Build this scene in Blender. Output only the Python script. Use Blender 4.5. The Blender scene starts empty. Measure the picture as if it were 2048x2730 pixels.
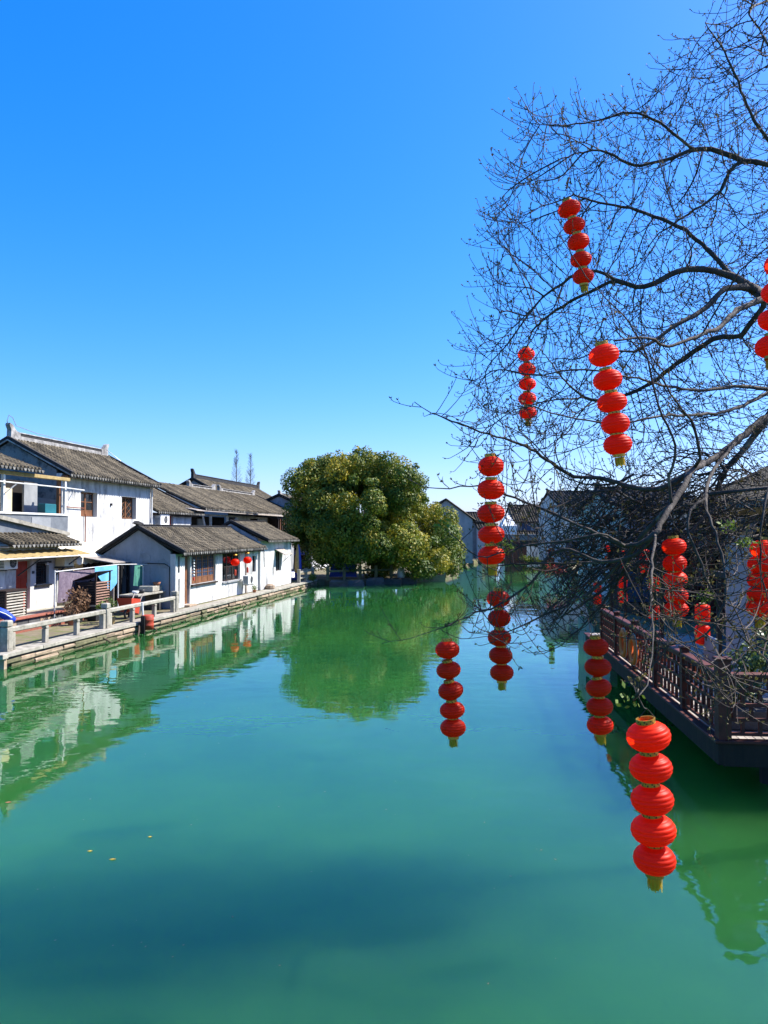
import bpy, math, random
from mathutils import Vector, Matrix
from mathutils.kdtree import KDTree

sc = bpy.context.scene
col = sc.collection
R = math.radians

# ------------------------------------------------------------------ camera
CAM_H, FPX, HORIZON = 4.2, 2050.0, 1418.0            # metres; photo pixels (2048 x 2730)
PITCH = math.atan((HORIZON - 1365) / FPX)
cam = bpy.data.cameras.new('camera')
cam_o = bpy.data.objects.new('camera', cam)
col.objects.link(cam_o)
cam_o.location = (0, 0, CAM_H)
cam_o.rotation_euler = (math.pi / 2 + PITCH, 0, 0)
cam.sensor_fit = 'VERTICAL'
cam.sensor_height = 36.0
cam.lens = 36.0 * FPX / 2730.0
cam.clip_start = 0.1
cam.clip_end = 5000
sc.camera = cam_o

# ------------------------------------------------------------------ sky and sun
SUN_AZ, SUN_EL = 75.0, 47.0                          # azimuth clockwise from +Y, degrees
w = bpy.data.worlds.new('World'); sc.world = w; w.use_nodes = True
nt = w.node_tree
bg = nt.nodes['Background']
sky = nt.nodes.new('ShaderNodeTexSky'); sky.sky_type = 'NISHITA'; sky.sun_disc = False
sky.sun_elevation = R(SUN_EL); sky.sun_rotation = R(SUN_AZ)
sky.dust_density = 1.0; sky.ozone_density = 8.0; sky.air_density = 1.0
hs = nt.nodes.new('ShaderNodeHueSaturation'); hs.inputs['Saturation'].default_value = 1.43
gm = nt.nodes.new('ShaderNodeGamma'); gm.inputs[1].default_value = 0.8
nt.links.new(sky.outputs[0], gm.inputs[0]); nt.links.new(gm.outputs[0], hs.inputs['Color'])
mxs = nt.nodes.new('ShaderNodeMixRGB'); mxs.blend_type = 'MULTIPLY'; mxs.inputs[0].default_value = 1; mxs.inputs[2].default_value = (.98, .94, 1.18, 1)
nt.links.new(hs.outputs[0], mxs.inputs[1]); nt.links.new(mxs.outputs[0], bg.inputs[0]); bg.inputs[1].default_value = 0.15
sd = bpy.data.lights.new('sun', 'SUN'); sd.energy = 5.0; sd.angle = R(0.55); sd.color = (1.0, 0.95, 0.87)
so = bpy.data.objects.new('sun', sd); col.objects.link(so)
_s = Vector((math.cos(R(SUN_EL)) * math.sin(R(SUN_AZ)), math.cos(R(SUN_EL)) * math.cos(R(SUN_AZ)), math.sin(R(SUN_EL))))
so.rotation_euler = (-_s).to_track_quat('-Z', 'Y').to_euler()
so.location = _s * 60
vs = sc.view_settings
vs.view_transform = 'Standard'; vs.look = 'None'; vs.exposure = 1.22; vs.gamma = 1.0; vs.use_curve_mapping = False
sc.cycles.max_bounces = 7; sc.cycles.diffuse_bounces = 3; sc.cycles.glossy_bounces = 3
sc.cycles.transmission_bounces = 4; sc.cycles.transparent_max_bounces = 6
sc.cycles.caustics_reflective = False; sc.cycles.caustics_refractive = False

# ------------------------------------------------------------------ materials
MATS = {}
def newmat(name):
    m = bpy.data.materials.new(name); m.use_nodes = True
    MATS[name] = m
    return m, m.node_tree, m.node_tree.nodes['Principled BSDF']

def M(name, c1, c2=None, scale=3.0, rough=0.8, bump=0.0, bscale=25.0, rnd=0.0, spec=0.3, metal=0.0,
      c3=None, c3scale=1.0, c3lo=0.55, c3hi=0.7, stretch=(1, 1, 1), trans=0.0):
    """two-colour noise, an optional third colour in patches, relief and a per-object value shift"""
    m, t, b = newmat(name)
    N, L = t.nodes, t.links
    c2 = c2 or tuple(x * 0.75 for x in c1)
    tc = N.new('ShaderNodeTexCoord'); mp = N.new('ShaderNodeMapping')
    oi = N.new('ShaderNodeObjectInfo')
    L.new(tc.outputs['Object'], mp.inputs[0])
    mul = N.new('ShaderNodeVectorMath'); mul.operation = 'SCALE'
    comb = N.new('ShaderNodeCombineXYZ')
    for k in range(3): L.new(oi.outputs['Random'], comb.inputs[k])
    L.new(comb.outputs[0], mul.inputs[0]); mul.inputs['Scale'].default_value = 37.0 if rnd else 0.0
    L.new(mul.outputs[0], mp.inputs['Location'])
    mp.inputs['Scale'].default_value = stretch
    n1 = N.new('ShaderNodeTexNoise'); n1.inputs['Scale'].default_value = scale; n1.inputs['Detail'].default_value = 6
    n1.inputs['Roughness'].default_value = 0.65
    L.new(mp.outputs[0], n1.inputs['Vector'])
    r1 = N.new('ShaderNodeValToRGB'); r1.color_ramp.elements[0].position = 0.36; r1.color_ramp.elements[1].position = 0.66
    r1.color_ramp.elements[0].color = (*c2, 1); r1.color_ramp.elements[1].color = (*c1, 1)
    L.new(n1.outputs[0], r1.inputs[0]); out = r1.outputs[0]
    if c3:
        n3 = N.new('ShaderNodeTexNoise'); n3.inputs['Scale'].default_value = c3scale; n3.inputs['Detail'].default_value = 9
        n3.inputs['Roughness'].default_value = 0.7
        L.new(mp.outputs[0], n3.inputs['Vector'])
        r3 = N.new('ShaderNodeValToRGB'); r3.color_ramp.elements[0].position = c3lo; r3.color_ramp.elements[1].position = c3hi
        L.new(n3.outputs[0], r3.inputs[0])
        mx = N.new('ShaderNodeMixRGB'); mx.inputs[2].default_value = (*c3, 1)
        L.new(r3.outputs[0], mx.inputs[0]); L.new(out, mx.inputs[1]); out = mx.outputs[0]
    if rnd:
        mr = N.new('ShaderNodeMapRange'); mr.inputs[3].default_value = 1 - rnd; mr.inputs[4].default_value = 1 + rnd
        L.new(oi.outputs['Random'], mr.inputs[0])
        mv = N.new('ShaderNodeMixRGB'); mv.blend_type = 'MULTIPLY'; mv.inputs[0].default_value = 1
        L.new(out, mv.inputs[1]); L.new(mr.outputs[0], mv.inputs[2]); out = mv.outputs[0]
    L.new(out, b.inputs['Base Color'])
    b.inputs['Roughness'].default_value = rough; b.inputs['Metallic'].default_value = metal
    b.inputs['Specular IOR Level'].default_value = spec
    if bump:
        nb = N.new('ShaderNodeTexNoise'); nb.inputs['Scale'].default_value = bscale; nb.inputs['Detail'].default_value = 5
        L.new(mp.outputs[0], nb.inputs['Vector'])
        bp = N.new('ShaderNodeBump'); bp.inputs['Strength'].default_value = bump; bp.inputs['Distance'].default_value = 0.03
        L.new(nb.outputs[0], bp.inputs['Height']); L.new(bp.outputs[0], b.inputs['Normal'])
    if trans:
        tr = N.new('ShaderNodeBsdfTranslucent'); L.new(out, tr.inputs[0])
        ms = N.new('ShaderNodeMixShader'); ms.inputs[0].default_value = trans
        L.new(b.outputs[0], ms.inputs[1]); L.new(tr.outputs[0], ms.inputs[2])
        L.new(ms.outputs[0], N['Material Output'].inputs[0])
    return m

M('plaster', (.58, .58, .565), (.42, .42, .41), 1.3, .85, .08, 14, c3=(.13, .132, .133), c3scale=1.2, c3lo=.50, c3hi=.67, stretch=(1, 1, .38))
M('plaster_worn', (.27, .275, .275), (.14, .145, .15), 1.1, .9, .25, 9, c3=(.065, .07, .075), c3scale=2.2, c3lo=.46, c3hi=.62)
M('plaster_shade', (.31, .325, .345), (.225, .235, .25), .9, .9, .12, 12, c3=(.11, .115, .12), c3scale=1.3, c3lo=.54, c3hi=.72, stretch=(1, 1, .6))  # aged gable plaster; blue of the shade is mixed into its colour
M('plaster_grey', (.27, .28, .29), (.19, .20, .21), 1.2, .9, .1, 12)
M('cream', (.72, .64, .42), (.60, .50, .30), 1.5, .8, .05, 10)
M('tile', (.155, .128, .086), (.052, .045, .034), 2.4, .9, .4, 30, rnd=.42, spec=.15, c3=(.27, .215, .13), c3scale=2.0, c3lo=.58, c3hi=.75)
M('tile_pan', (.036, .033, .028), (.016, .015, .013), 6, .95, .2, 30, spec=.1)
M('tile_edge', (.17, .165, .15), (.06, .058, .053), 9, .9, .2, 30, rnd=.6)
M('tile_dark', (.075, .072, .07), (.035, .034, .033), 5, .9, .2, 30, rnd=.2)
M('ridge_white', (.36, .35, .335), (.13, .125, .12), 2.6, .9, .2, 14)
M('ridge_dark', (.036, .035, .036), (.018, .018, .019), 4, .9, .2, 20)
M('wood_dark', (.030, .017, .012), (.014, .009, .007), 5, .7, .15, 30, rnd=.15, stretch=(1, 1, .2))
M('wood_brown', (.20, .085, .035), (.11, .045, .02), 5, .6, .12, 30, rnd=.15, stretch=(1, 1, .2))
M('wood_red', (.115, .027, .016), (.055, .014, .010), 6, .6, .12, 30, rnd=.2)
M('slat_brown', (.26, .15, .105), (.16, .09, .065), 7, .8, .2, 30, rnd=.2)
M('panel_shade', (.15, .165, .18), (.10, .11, .125), 2, .7)  # parapet colour, its shadow mixed in as a darker blue-grey
M('wood_grey', (.36, .32, .28), (.22, .19, .165), 7, .8, .2, 30, rnd=.2)
M('door_red', (.36, .045, .018), (.27, .03, .013), 3, .5, .05, 20)
M('stone_pale', (.35, .325, .27), (.22, .205, .17), 4, .85, .2, 25, rnd=.10, c3=(.12, .115, .09), c3scale=2.5, c3lo=.54, c3hi=.70)
M('stone_pink', (.36, .27, .19), (.22, .165, .115), 3.5, .85, .3, 18, rnd=.22, c3=(.17, .14, .10), c3scale=2.2, c3lo=.55, c3hi=.72)
M('stone_moss_shade', (.15, .14, .075), (.075, .072, .038), 4, .85, .3, 18, rnd=.2)  # mossy quay stone; also painted shade on the camphor railing
M('stone_dark', (.10, .10, .10), (.06, .06, .06), 4, .9, .2, 18, rnd=.2)
M('brick_red', (.28, .095, .06), (.19, .065, .045), 6, .85, .2, 25, rnd=.15)
M('earth', (.20, .16, .10), (.12, .10, .06), 1.4, .95, .4, 8, c3=(.10, .12, .03), c3scale=1.6, c3lo=.5, c3hi=.62)
M('bed', (.05, .06, .04), (.03, .04, .03), .5, 1.0)
M('metal_white', (.70, .70, .69), (.62, .62, .61), 3, .45, 0, rnd=.05)
M('metal_grey', (.30, .31, .32), (.22, .23, .24), 4, .45, 0, metal=.3)
M('metal_dark', (.05, .05, .055), (.03, .03, .032), 5, .5)
M('metal_rust', (.20, .06, .03), (.12, .035, .02), 8, .8, .2, 40)
M('pipe_white', (.62, .62, .60), (.50, .50, .48), 4, .5)
M('glass_dark', (.020, .024, .028), (.012, .014, .016), 2, .08, 0, spec=.6)
M('glass_blue', (.05, .09, .16), (.03, .05, .10), 2, .08, 0, spec=.6)
M('interior_shade', (.020, .017, .014), (.012, .010, .009), 2, .95)  # near-black tone standing in for the shade inside open rooms
M('black', (.012, .012, .013), (.008, .008, .008), 2, .6)
M('gold', (.55, .33, .05), (.42, .22, .03), 40, .35, 0, metal=.6)
M('gold_dark', (.09, .05, .02), (.05, .03, .015), 40, .5)
M('tassel', (.62, .45, .03), (.45, .30, .02), 30, .7, trans=.35)
M('cord', (.03, .025, .02), (.02, .02, .015), 10, .8)
M('cloth_blue', (.20, .55, .80), (.15, .45, .72), 4, .85, .1, 60, trans=.3)
M('cloth_purple', (.24, .19, .235), (.14, .105, .145), 5, .9, .1, 60, trans=.25, c3=(.32, .27, .29), c3scale=4, c3lo=.55, c3hi=.65)
M('cloth_green', (.10, .33, .24), (.07, .22, .17), 6, .85, .1, 60, trans=.3)
M('cloth_cream', (.78, .74, .62), (.70, .65, .52), 5, .85, .1, 40, trans=.2)
M('cloth_yellow', (.50, .38, .17), (.36, .26, .11), 5, .8, .1, 40, trans=.3)
M('jacket_blue', (.01, .06, .55), (.01, .04, .40), 6, .6, .2, 20)
M('crate_teal', (.012, .12, .15), (.01, .09, .11), 4, .5)
M('drum_red', (.40, .05, .02), (.27, .035, .016), 3, .6, .1, 20, c3=(.13, .035, .02), c3scale=4)
M('plastic_red', (.50, .06, .03), (.40, .05, .025), 3, .5)
M('plastic_black', (.03, .032, .036), (.02, .022, .025), 3, .45)
M('plastic_blue', (.02, .06, .40), (.015, .045, .30), 3, .5, trans=.2)
M('ring_orange', (.72, .15, .022), (.58, .11, .018), 5, .6, .05, 30)
M('rope', (.55, .50, .42), (.40, .36, .30), 30, .9)
M('terracotta', (.38, .16, .08), (.28, .11, .06), 5, .85, .1, 30, rnd=.15)
M('bark_grey', (.075, .062, .052), (.030, .025, .022), 7, .85, .5, 30, stretch=(1, 1, .5), c3=(.24, .21, .175), c3scale=3.0, c3lo=.58, c3hi=.72)
M('twig', (.060, .044, .036), (.036, .026, .022), 9, .8)
M('bud_leaf', (.13, .11, .03), (.08, .06, .02), 6, .7, trans=.3)
M('bark_brown', (.09, .065, .045), (.05, .036, .026), 6, .9, .4, 30)
M('hedge', (.16, .20, .03), (.08, .12, .02), 8, .8, trans=.25)
M('shrub_leaf', (.12, .17, .035), (.045, .08, .02), 5, .35, spec=.5, trans=.2)
M('dry_leaf', (.22, .12, .06), (.10, .055, .03), 6, .8, trans=.15)
M('green_leaf', (.16, .22, .03), (.10, .15, .02), 6, .6, trans=.3)
M('pale_tent', (.80, .80, .80), (.72, .72, .72), 2, .8)
M('leaf_yellow', (.65, .45, .05), (.55, .36, .04), 10, .6)

def lantern_fabric():
    m, t, b = newmat('lantern_red'); N, L = t.nodes, t.links
    tc = N.new('ShaderNodeTexCoord')
    n1 = N.new('ShaderNodeTexNoise'); n1.inputs['Scale'].default_value = 14; L.new(tc.outputs['Object'], n1.inputs['Vector'])
    r = N.new('ShaderNodeValToRGB'); r.color_ramp.elements[0].color = (.82, .028, .004, 1); r.color_ramp.elements[1].color = (.95, .042, .006, 1)
    L.new(n1.outputs[0], r.inputs[0])
    oi = N.new('ShaderNodeObjectInfo'); hv = N.new('ShaderNodeHueSaturation')
    mr = N.new('ShaderNodeMapRange'); mr.inputs[3].default_value = .78; mr.inputs[4].default_value = 1.12; L.new(oi.outputs['Random'], mr.inputs[0])
    L.new(mr.outputs[0], hv.inputs['Value']); L.new(r.outputs[0], hv.inputs['Color'])
    L.new(hv.outputs[0], b.inputs['Base Color'])
    b.inputs['Roughness'].default_value = .45; b.inputs['Specular IOR Level'].default_value = .22
    tr = N.new('ShaderNodeBsdfTranslucent'); L.new(r.outputs[0], tr.inputs[0])
    ms = N.new('ShaderNodeMixShader'); ms.inputs[0].default_value = .52
    L.new(b.outputs[0], ms.inputs[1]); L.new(tr.outputs[0], ms.inputs[2]); L.new(ms.outputs[0], N['Material Output'].inputs[0])
lantern_fabric()

def leaf_mat(name, stops, trans=.3, rough=.55):
    """leaf colour read from a per-leaf random attribute"""
    m, t, b = newmat(name); N, L = t.nodes, t.links
    at_ = N.new('ShaderNodeAttribute'); at_.attribute_name = 'tint'
    r = N.new('ShaderNodeValToRGB')
    while len(r.color_ramp.elements) < len(stops): r.color_ramp.elements.new(.5)
    for e, (p_, c_) in zip(r.color_ramp.elements, stops): e.position = p_; e.color = (*c_, 1)
    L.new(at_.outputs['Fac'], r.inputs[0]); L.new(r.outputs[0], b.inputs['Base Color'])
    b.inputs['Roughness'].default_value = rough; b.inputs['Specular IOR Level'].default_value = .3
    tr = N.new('ShaderNodeBsdfTranslucent'); L.new(r.outputs[0], tr.inputs[0])
    ms = N.new('ShaderNodeMixShader'); ms.inputs[0].default_value = trans
    L.new(b.outputs[0], ms.inputs[1]); L.new(tr.outputs[0], ms.inputs[2]); L.new(ms.outputs[0], N['Material Output'].inputs[0])
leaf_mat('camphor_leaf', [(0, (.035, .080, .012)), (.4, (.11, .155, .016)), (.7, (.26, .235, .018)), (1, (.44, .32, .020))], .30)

def water_mat():
    m, t, b = newmat('canal_water'); N, L = t.nodes, t.links
    b.inputs['Roughness'].default_value = .015; b.inputs['IOR'].default_value = 1.52
    b.inputs['Subsurface Weight'].default_value = 1.0
    b.inputs['Subsurface Radius'].default_value = (.7, 1.0, .9); b.inputs['Subsurface Scale'].default_value = 22.0
    tc = N.new('ShaderNodeTexCoord')
    nc = N.new('ShaderNodeTexNoise'); nc.inputs['Scale'].default_value = .22; nc.inputs['Detail'].default_value = 5; nc.inputs['Roughness'].default_value = .6
    L.new(tc.outputs['Object'], nc.inputs['Vector'])
    rc = N.new('ShaderNodeValToRGB'); rc.color_ramp.elements[0].position = .3; rc.color_ramp.elements[1].position = .72
    rc.color_ramp.elements[0].color = (.011, .077, .022, 1); rc.color_ramp.elements[1].color = (.022, .116, .022, 1)
    L.new(nc.outputs[0], rc.inputs[0]); L.new(rc.outputs[0], b.inputs['Base Color'])
    mp = N.new('ShaderNodeMapping'); mp.inputs['Scale'].default_value = (1, 1.5, 1); L.new(tc.outputs['Object'], mp.inputs[0])
    n1 = N.new('ShaderNodeTexNoise'); n1.inputs['Scale'].default_value = 1.1; n1.inputs['Detail'].default_value = 3; n1.inputs['Roughness'].default_value = .45
    n2 = N.new('ShaderNodeTexNoise'); n2.inputs['Scale'].default_value = .12; n2.inputs['Detail'].default_value = 2
    L.new(mp.outputs[0], n1.inputs['Vector']); L.new(tc.outputs['Object'], n2.inputs['Vector'])
    mr = N.new('ShaderNodeMapRange'); mr.inputs[1].default_value = .38; mr.inputs[2].default_value = .68; mr.inputs[3].default_value = .25; mr.inputs[4].default_value = 1.0
    L.new(n2.outputs[0], mr.inputs[0])
    mu = N.new('ShaderNodeMath'); mu.operation = 'MULTIPLY'; L.new(n1.outputs[0], mu.inputs[0]); L.new(mr.outputs[0], mu.inputs[1])
    bp = N.new('ShaderNodeBump'); bp.inputs['Strength'].default_value = 1.0; bp.inputs['Distance'].default_value = .012
    L.new(mu.outputs[0], bp.inputs['Height']); L.new(bp.outputs[0], b.inputs['Normal'])
water_mat()

# ------------------------------------------------------------------ frames, meshes, things
class Frame:
    def __init__(s, o, ang): s.o, s.a, s.c, s.s = o, ang, math.cos(ang), math.sin(ang)
    def w(s, p): return Vector((s.o[0] + s.c * p[0] - s.s * p[1], s.o[1] + s.s * p[0] + s.c * p[1], p[2]))
    def inv(s, p):
        x, y = p[0] - s.o[0], p[1] - s.o[1]
        return Vector((s.c * x + s.s * y, -s.s * x + s.c * y, p[2]))
WORLD = Frame((0, 0), 0)
LEFT = Frame((-11.6655, 23.5848), math.atan2(.98566, .16877))      # x along the left quay, y inland
RIGHT = Frame((5.35, 12.3), math.atan2(-.1, .995))                 # x inland, y along the right railing

def ray(px, py):
    x, y = (px - 1024) / FPX, -(py - 1365) / FPX
    return Vector((x, math.cos(PITCH) - y * math.sin(PITCH), math.sin(PITCH) + y * math.cos(PITCH)))
def at(px, py, Y):
    """point of the place seen at that spot of the photo, Y metres ahead of the bridge"""
    r = ray(px, py); return Vector((0, 0, CAM_H)) + r * (Y / r.y)

BASE = {}
def base_of(o): return BASE[o.name]
class MB:
    def __init__(s): s.v, s.f, s.k = [], [], {}
    def add(s, pts, faces):
        n = len(s.v); s.v += [tuple(p) for p in pts]; s.f += [tuple(i + n for i in f) for f in faces]; return s
    def wq(s, *pts):                       # welded polygon
        ids = []
        for p in pts:
            key = tuple(round(c, 4) for c in p)
            if key not in s.k: s.k[key] = len(s.v); s.v.append(tuple(p))
            ids.append(s.k[key])
        s.f.append(tuple(ids)); return s
    def box(s, x0, x1, y0, y1, z0, z1):
        return s.add([(x0, y0, z0), (x1, y0, z0), (x1, y1, z0), (x0, y1, z0), (x0, y0, z1), (x1, y0, z1), (x1, y1, z1), (x0, y1, z1)],
                     [(0, 3, 2, 1), (4, 5, 6, 7), (0, 1, 5, 4), (1, 2, 6, 5), (2, 3, 7, 6), (3, 0, 4, 7)])
    def cbox(s, x0, x1, y0, y1, z0, z1, b=.015, rnd=None, j=0.0):
        """box with chamfered top and bottom edges, optionally uneven"""
        P = []
        for z, i in ((z0, b), (z0 + b, 0), (z1 - b, 0), (z1, b)):
            for (x, y) in ((x0 + i, y0 + i), (x1 - i, y0 + i), (x1 - i, y1 - i), (x0 + i, y1 - i)):
                if rnd: P.append((x + rnd.uniform(-j, j), y + rnd.uniform(-j, j), z + rnd.uniform(-j, j)))
                else: P.append((x, y, z))
        F = [(3, 2, 1, 0), (12, 13, 14, 15)]
        for r in range(3):
            for k in range(4): F.append((r * 4 + k, r * 4 + (k + 1) % 4, r * 4 + 4 + (k + 1) % 4, r * 4 + 4 + k))
        return s.add(P, F)
    def bar(s, a, b, w, h, up=(0, 0, 1)):
        a, b = Vector(a), Vector(b); d = (b - a).normalized()
        sx = d.cross(Vector(up))
        if sx.length < 1e-4: sx = d.cross(Vector((1, 0, 0)))
        sx.normalize(); sy = sx.cross(d)
        P = []
        for q in (a, b):
            for (i, j) in ((-1, -1), (1, -1), (1, 1), (-1, 1)): P.append(q + sx * (w / 2 * i) + sy * (h / 2 * j))
        return s.add(P, [(0, 1, 2, 3), (7, 6, 5, 4), (0, 4, 5, 1), (1, 5, 6, 2), (2, 6, 7, 3), (3, 7, 4, 0)])
    def tube(s, pts, rad, n=6, cap=True):
        pts = [Vector(p) for p in pts]
        if not hasattr(rad, '__len__'): rad = [rad] * len(pts)
        n0 = len(s.v); ref = None
        for i, p in enumerate(pts):
            d = (pts[min(i + 1, len(pts) - 1)] - pts[max(i - 1, 0)])
            d = d.normalized() if d.length > 1e-9 else Vector((0, 0, 1))
            if ref is None:
                ref = d.cross(Vector((.31, .17, .93)))
                if ref.length < .05: ref = d.cross(Vector((1, 0, 0)))
            else:
                ref = ref - d * ref.dot(d)
                if ref.length < 1e-6: ref = d.cross(Vector((1, .2, 0)))
            ref = ref.normalized(); o2 = d.cross(ref)
            for k in range(n):
                a = 2 * math.pi * k / n
                s.v.append(tuple(p + (ref * math.cos(a) + o2 * math.sin(a)) * rad[i]))
        for i in range(len(pts) - 1):
            for k in range(n):
                a, b = n0 + i * n + k, n0 + i * n + (k + 1) % n
                s.f.append((a, b, b + n, a + n))
        if cap and n > 2:
            s.f.append(tuple(n0 + k for k in reversed(range(n))))
            e = n0 + (len(pts) - 1) * n
            s.f.append(tuple(e + k for k in range(n)))
        return s
    def lathe(s, prof, c=(0, 0, 0), n=16, wob=None):
        """prof: (radius, z) from the bottom up, around a vertical axis through c"""
        n0 = len(s.v)
        for (r, z) in prof:
            for k in range(n):
                a = 2 * math.pi * k / n
                s.v.append((c[0] + r * math.cos(a), c[1] + r * math.sin(a), c[2] + z))
        for i in range(len(prof) - 1):
            for k in range(n):
                a, b = n0 + i * n + k, n0 + i * n + (k + 1) % n
                s.f.append((a, b, b + n, a + n))
        return s
    def prism(s, poly, axis, a0, a1):
        """polygon in the plane across `axis` (0: (y,z), 1: (x,z), 2: (x,y)), extruded from a0 to a1"""
        def P(q, a): return (a, q[0], q[1]) if axis == 0 else (q[0], a, q[1]) if axis == 1 else (q[0], q[1], a)
        n = len(poly)
        return s.add([P(q, a0) for q in poly] + [P(q, a1) for q in poly],
                     [tuple(range(n))[::-1], tuple(range(n, 2 * n))] + [(i, (i + 1) % n, n + (i + 1) % n, n + i) for i in range(n)])

def mesh_of(name, mb, off, mat, smooth=False):
    me = bpy.data.meshes.new(name)
    me.from_pydata([(x - off[0], y - off[1], z - off[2]) for (x, y, z) in mb.v], [], mb.f)
    me.materials.append(MATS[mat]); me.validate(); me.update()
    if smooth: me.polygons.foreach_set('use_smooth', [True] * len(me.polygons))
    return me
def tag(o, label=None, cat=None, group=None, kind=None):
    if label: o['label'] = label
    if cat: o['category'] = cat
    if group: o['group'] = group
    if kind: o['kind'] = kind
    return o
def thing(name, label, cat, frame, loc, group=None, rz=0.0):
    o = bpy.data.objects.new(name, None); col.objects.link(o)
    o.empty_display_size = .2
    o.location = frame.w(loc); o.rotation_euler = (0, 0, frame.a + rz)
    BASE[o.name] = Vector(loc)
    return tag(o, label, cat, group)
def part(name, mb, mat, parent, smooth=False, kind=None, label=None):
    b = base_of(parent)
    o = bpy.data.objects.new(name, mesh_of(name, mb, b, mat, smooth)); col.objects.link(o)
    o.parent = parent; BASE[o.name] = b
    return tag(o, label, kind=kind)
def piece(name, me, parent, loc, rot=(0, 0, 0), scale=None):
    """a copy that shares mesh data; loc in the frame's own coordinates"""
    o = bpy.data.objects.new(name, me); col.objects.link(o)
    o.parent = parent; o.location = Vector(loc) - base_of(parent); o.rotation_euler = rot
    if scale: o.scale = scale
    return o
def single(name, mb, mat, frame, loc, label, cat, group=None, smooth=False, kind=None):
    o = bpy.data.objects.new(name, mesh_of(name, mb, loc, mat, smooth)); col.objects.link(o)
    o.location = frame.w(loc); o.rotation_euler = (0, 0, frame.a)
    BASE[o.name] = Vector(loc)
    return tag(o, label, cat, group, kind)
def struct(name, mb, mat, frame=WORLD, loc=(0, 0, 0), label=None):
    o = single(name, mb, mat, frame, loc, label, None); o['kind'] = 'structure'; return o
def copy_tree(o, parent=None):
    c = o.copy(); col.objects.link(c); c.parent = parent; BASE[c.name] = BASE.get(o.name, Vector())
    for ch in o.children: copy_tree(ch, c)
    return c

# ------------------------------------------------------------------ ground, water, banks
struct('canal_bed', MB().box(-3000, 3000, -1500, 4500, -2.6, -2.2), 'bed', label='bed of the canal under the water')
wmb = MB().add([(-60, -60, 0), (60, -60, 0), (60, 150, 0), (-60, 150, 0)], [(0, 1, 2, 3)])
struct('water', wmb, 'canal_water', label='still green canal water')
rn = random.Random(5)

# left bank: solid ground behind the quay, widening under the camphor tree, then on to the horizon
QZ = .45
def poly_block(name, pts, z, mat, label):
    mb = MB(); n = len(pts)
    mb.add([(x, y, -2.1) for x, y in pts] + [(x, y, z) for x, y in pts], [tuple(range(n, 2 * n))] + [(i, (i + 1) % n, n + (i + 1) % n, n + i) for i in range(n)])
    return struct(name, mb, mat, label=label)
_l = lambda u, v: tuple(LEFT.w((u, v, 0))[:2])
poly_block('left_ground', [_l(.25, .55), _l(37.6, .55), (-4.7, 61.2), (-3.2, 60.4), (1.9, 63.2), (4.6, 67.0), (7.4, 77), (9.0, 92), (14, 109), (60, 112), (60, 149), (-140, 149), _l(.25, 70)],
           QZ - .02, 'earth', 'low bank of trodden earth behind the left quay')
poly_block('far_ground', [(-2900, 149.02), (2900, 149.02), (2900, 4400), (-2900, 4400)], QZ - .03, 'earth', 'flat land reaching to the horizon')
_r = lambda a, b: tuple(RIGHT.w((a, b, 0))[:2])
poly_block('right_ground', [_r(1.9, .6), (8.1, 9.0), (6.9, 2.0), (7.2, -20), (90, -20), (90, 111.9), (22, 108.8), (19, 80), (14.5, 56), _r(2.2, 24)],
           .8, 'earth', 'bank behind the wooden waterside pavilion')

# ------------------------------------------------------------------ left quay
quay = thing('quay_wall', 'pink granite quay wall with pale coping along the left bank', 'quay wall', LEFT, (0, 0, 0))
part('core', MB().box(.25, 37.5, .10, .60, -2, .30), 'stone_dark', quay)
u = .15
while u < 37.6:                                            # coping slabs
    ln = rn.uniform(1.3, 2.2); e = min(u + ln, 37.8)
    j = rn.uniform(-.012, .012)
    part('coping_slab', MB().cbox(u + .006, e - .006, -.06 + j, .62, .33, QZ + j * .5, .012, rn, .004), 'stone_pale', quay)
    u = e
for row, (z0, z1, mat, dy) in enumerate(((.10, .285, 'stone_pink', .0), (-.12, .095, 'stone_moss_shade', .03), (-.4, -.125, 'stone_moss_shade', .04))):
    u = .2 + .3 * row
    while u < 37.6:
        ln = rn.uniform(.6, 1.6) if u < 13 else rn.uniform(.35, 1.4)
        if row == 2: ln *= 2
        e = min(u + ln, 37.7); j = rn.uniform(-.03, .03) if u < 13 else rn.uniform(-.07, .06)
        m_ = mat if rn.random() < .8 else ('stone_moss_shade' if row == 0 else 'stone_pink')
        part('stone', MB().cbox(u + .008, e - .008, dy + j - .02, .2, z0 + .006, z1 - rn.uniform(0, .05), .035, rn, .022), m_, quay)
        u = e
part('end_stone', MB().cbox(.02, .16, -.05, .55, -.3, .30, .02, rn, .01), 'stone_pink', quay)
part('end_coping', MB().cbox(-.12, .14, -.12, 2.4, .31, .46, .015), 'stone_pale', quay)
part('end_wall', MB().box(.0, .24, .56, 8, -2, .30), 'stone_dark', quay)  # darker stone paints the shade of the near end

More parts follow.
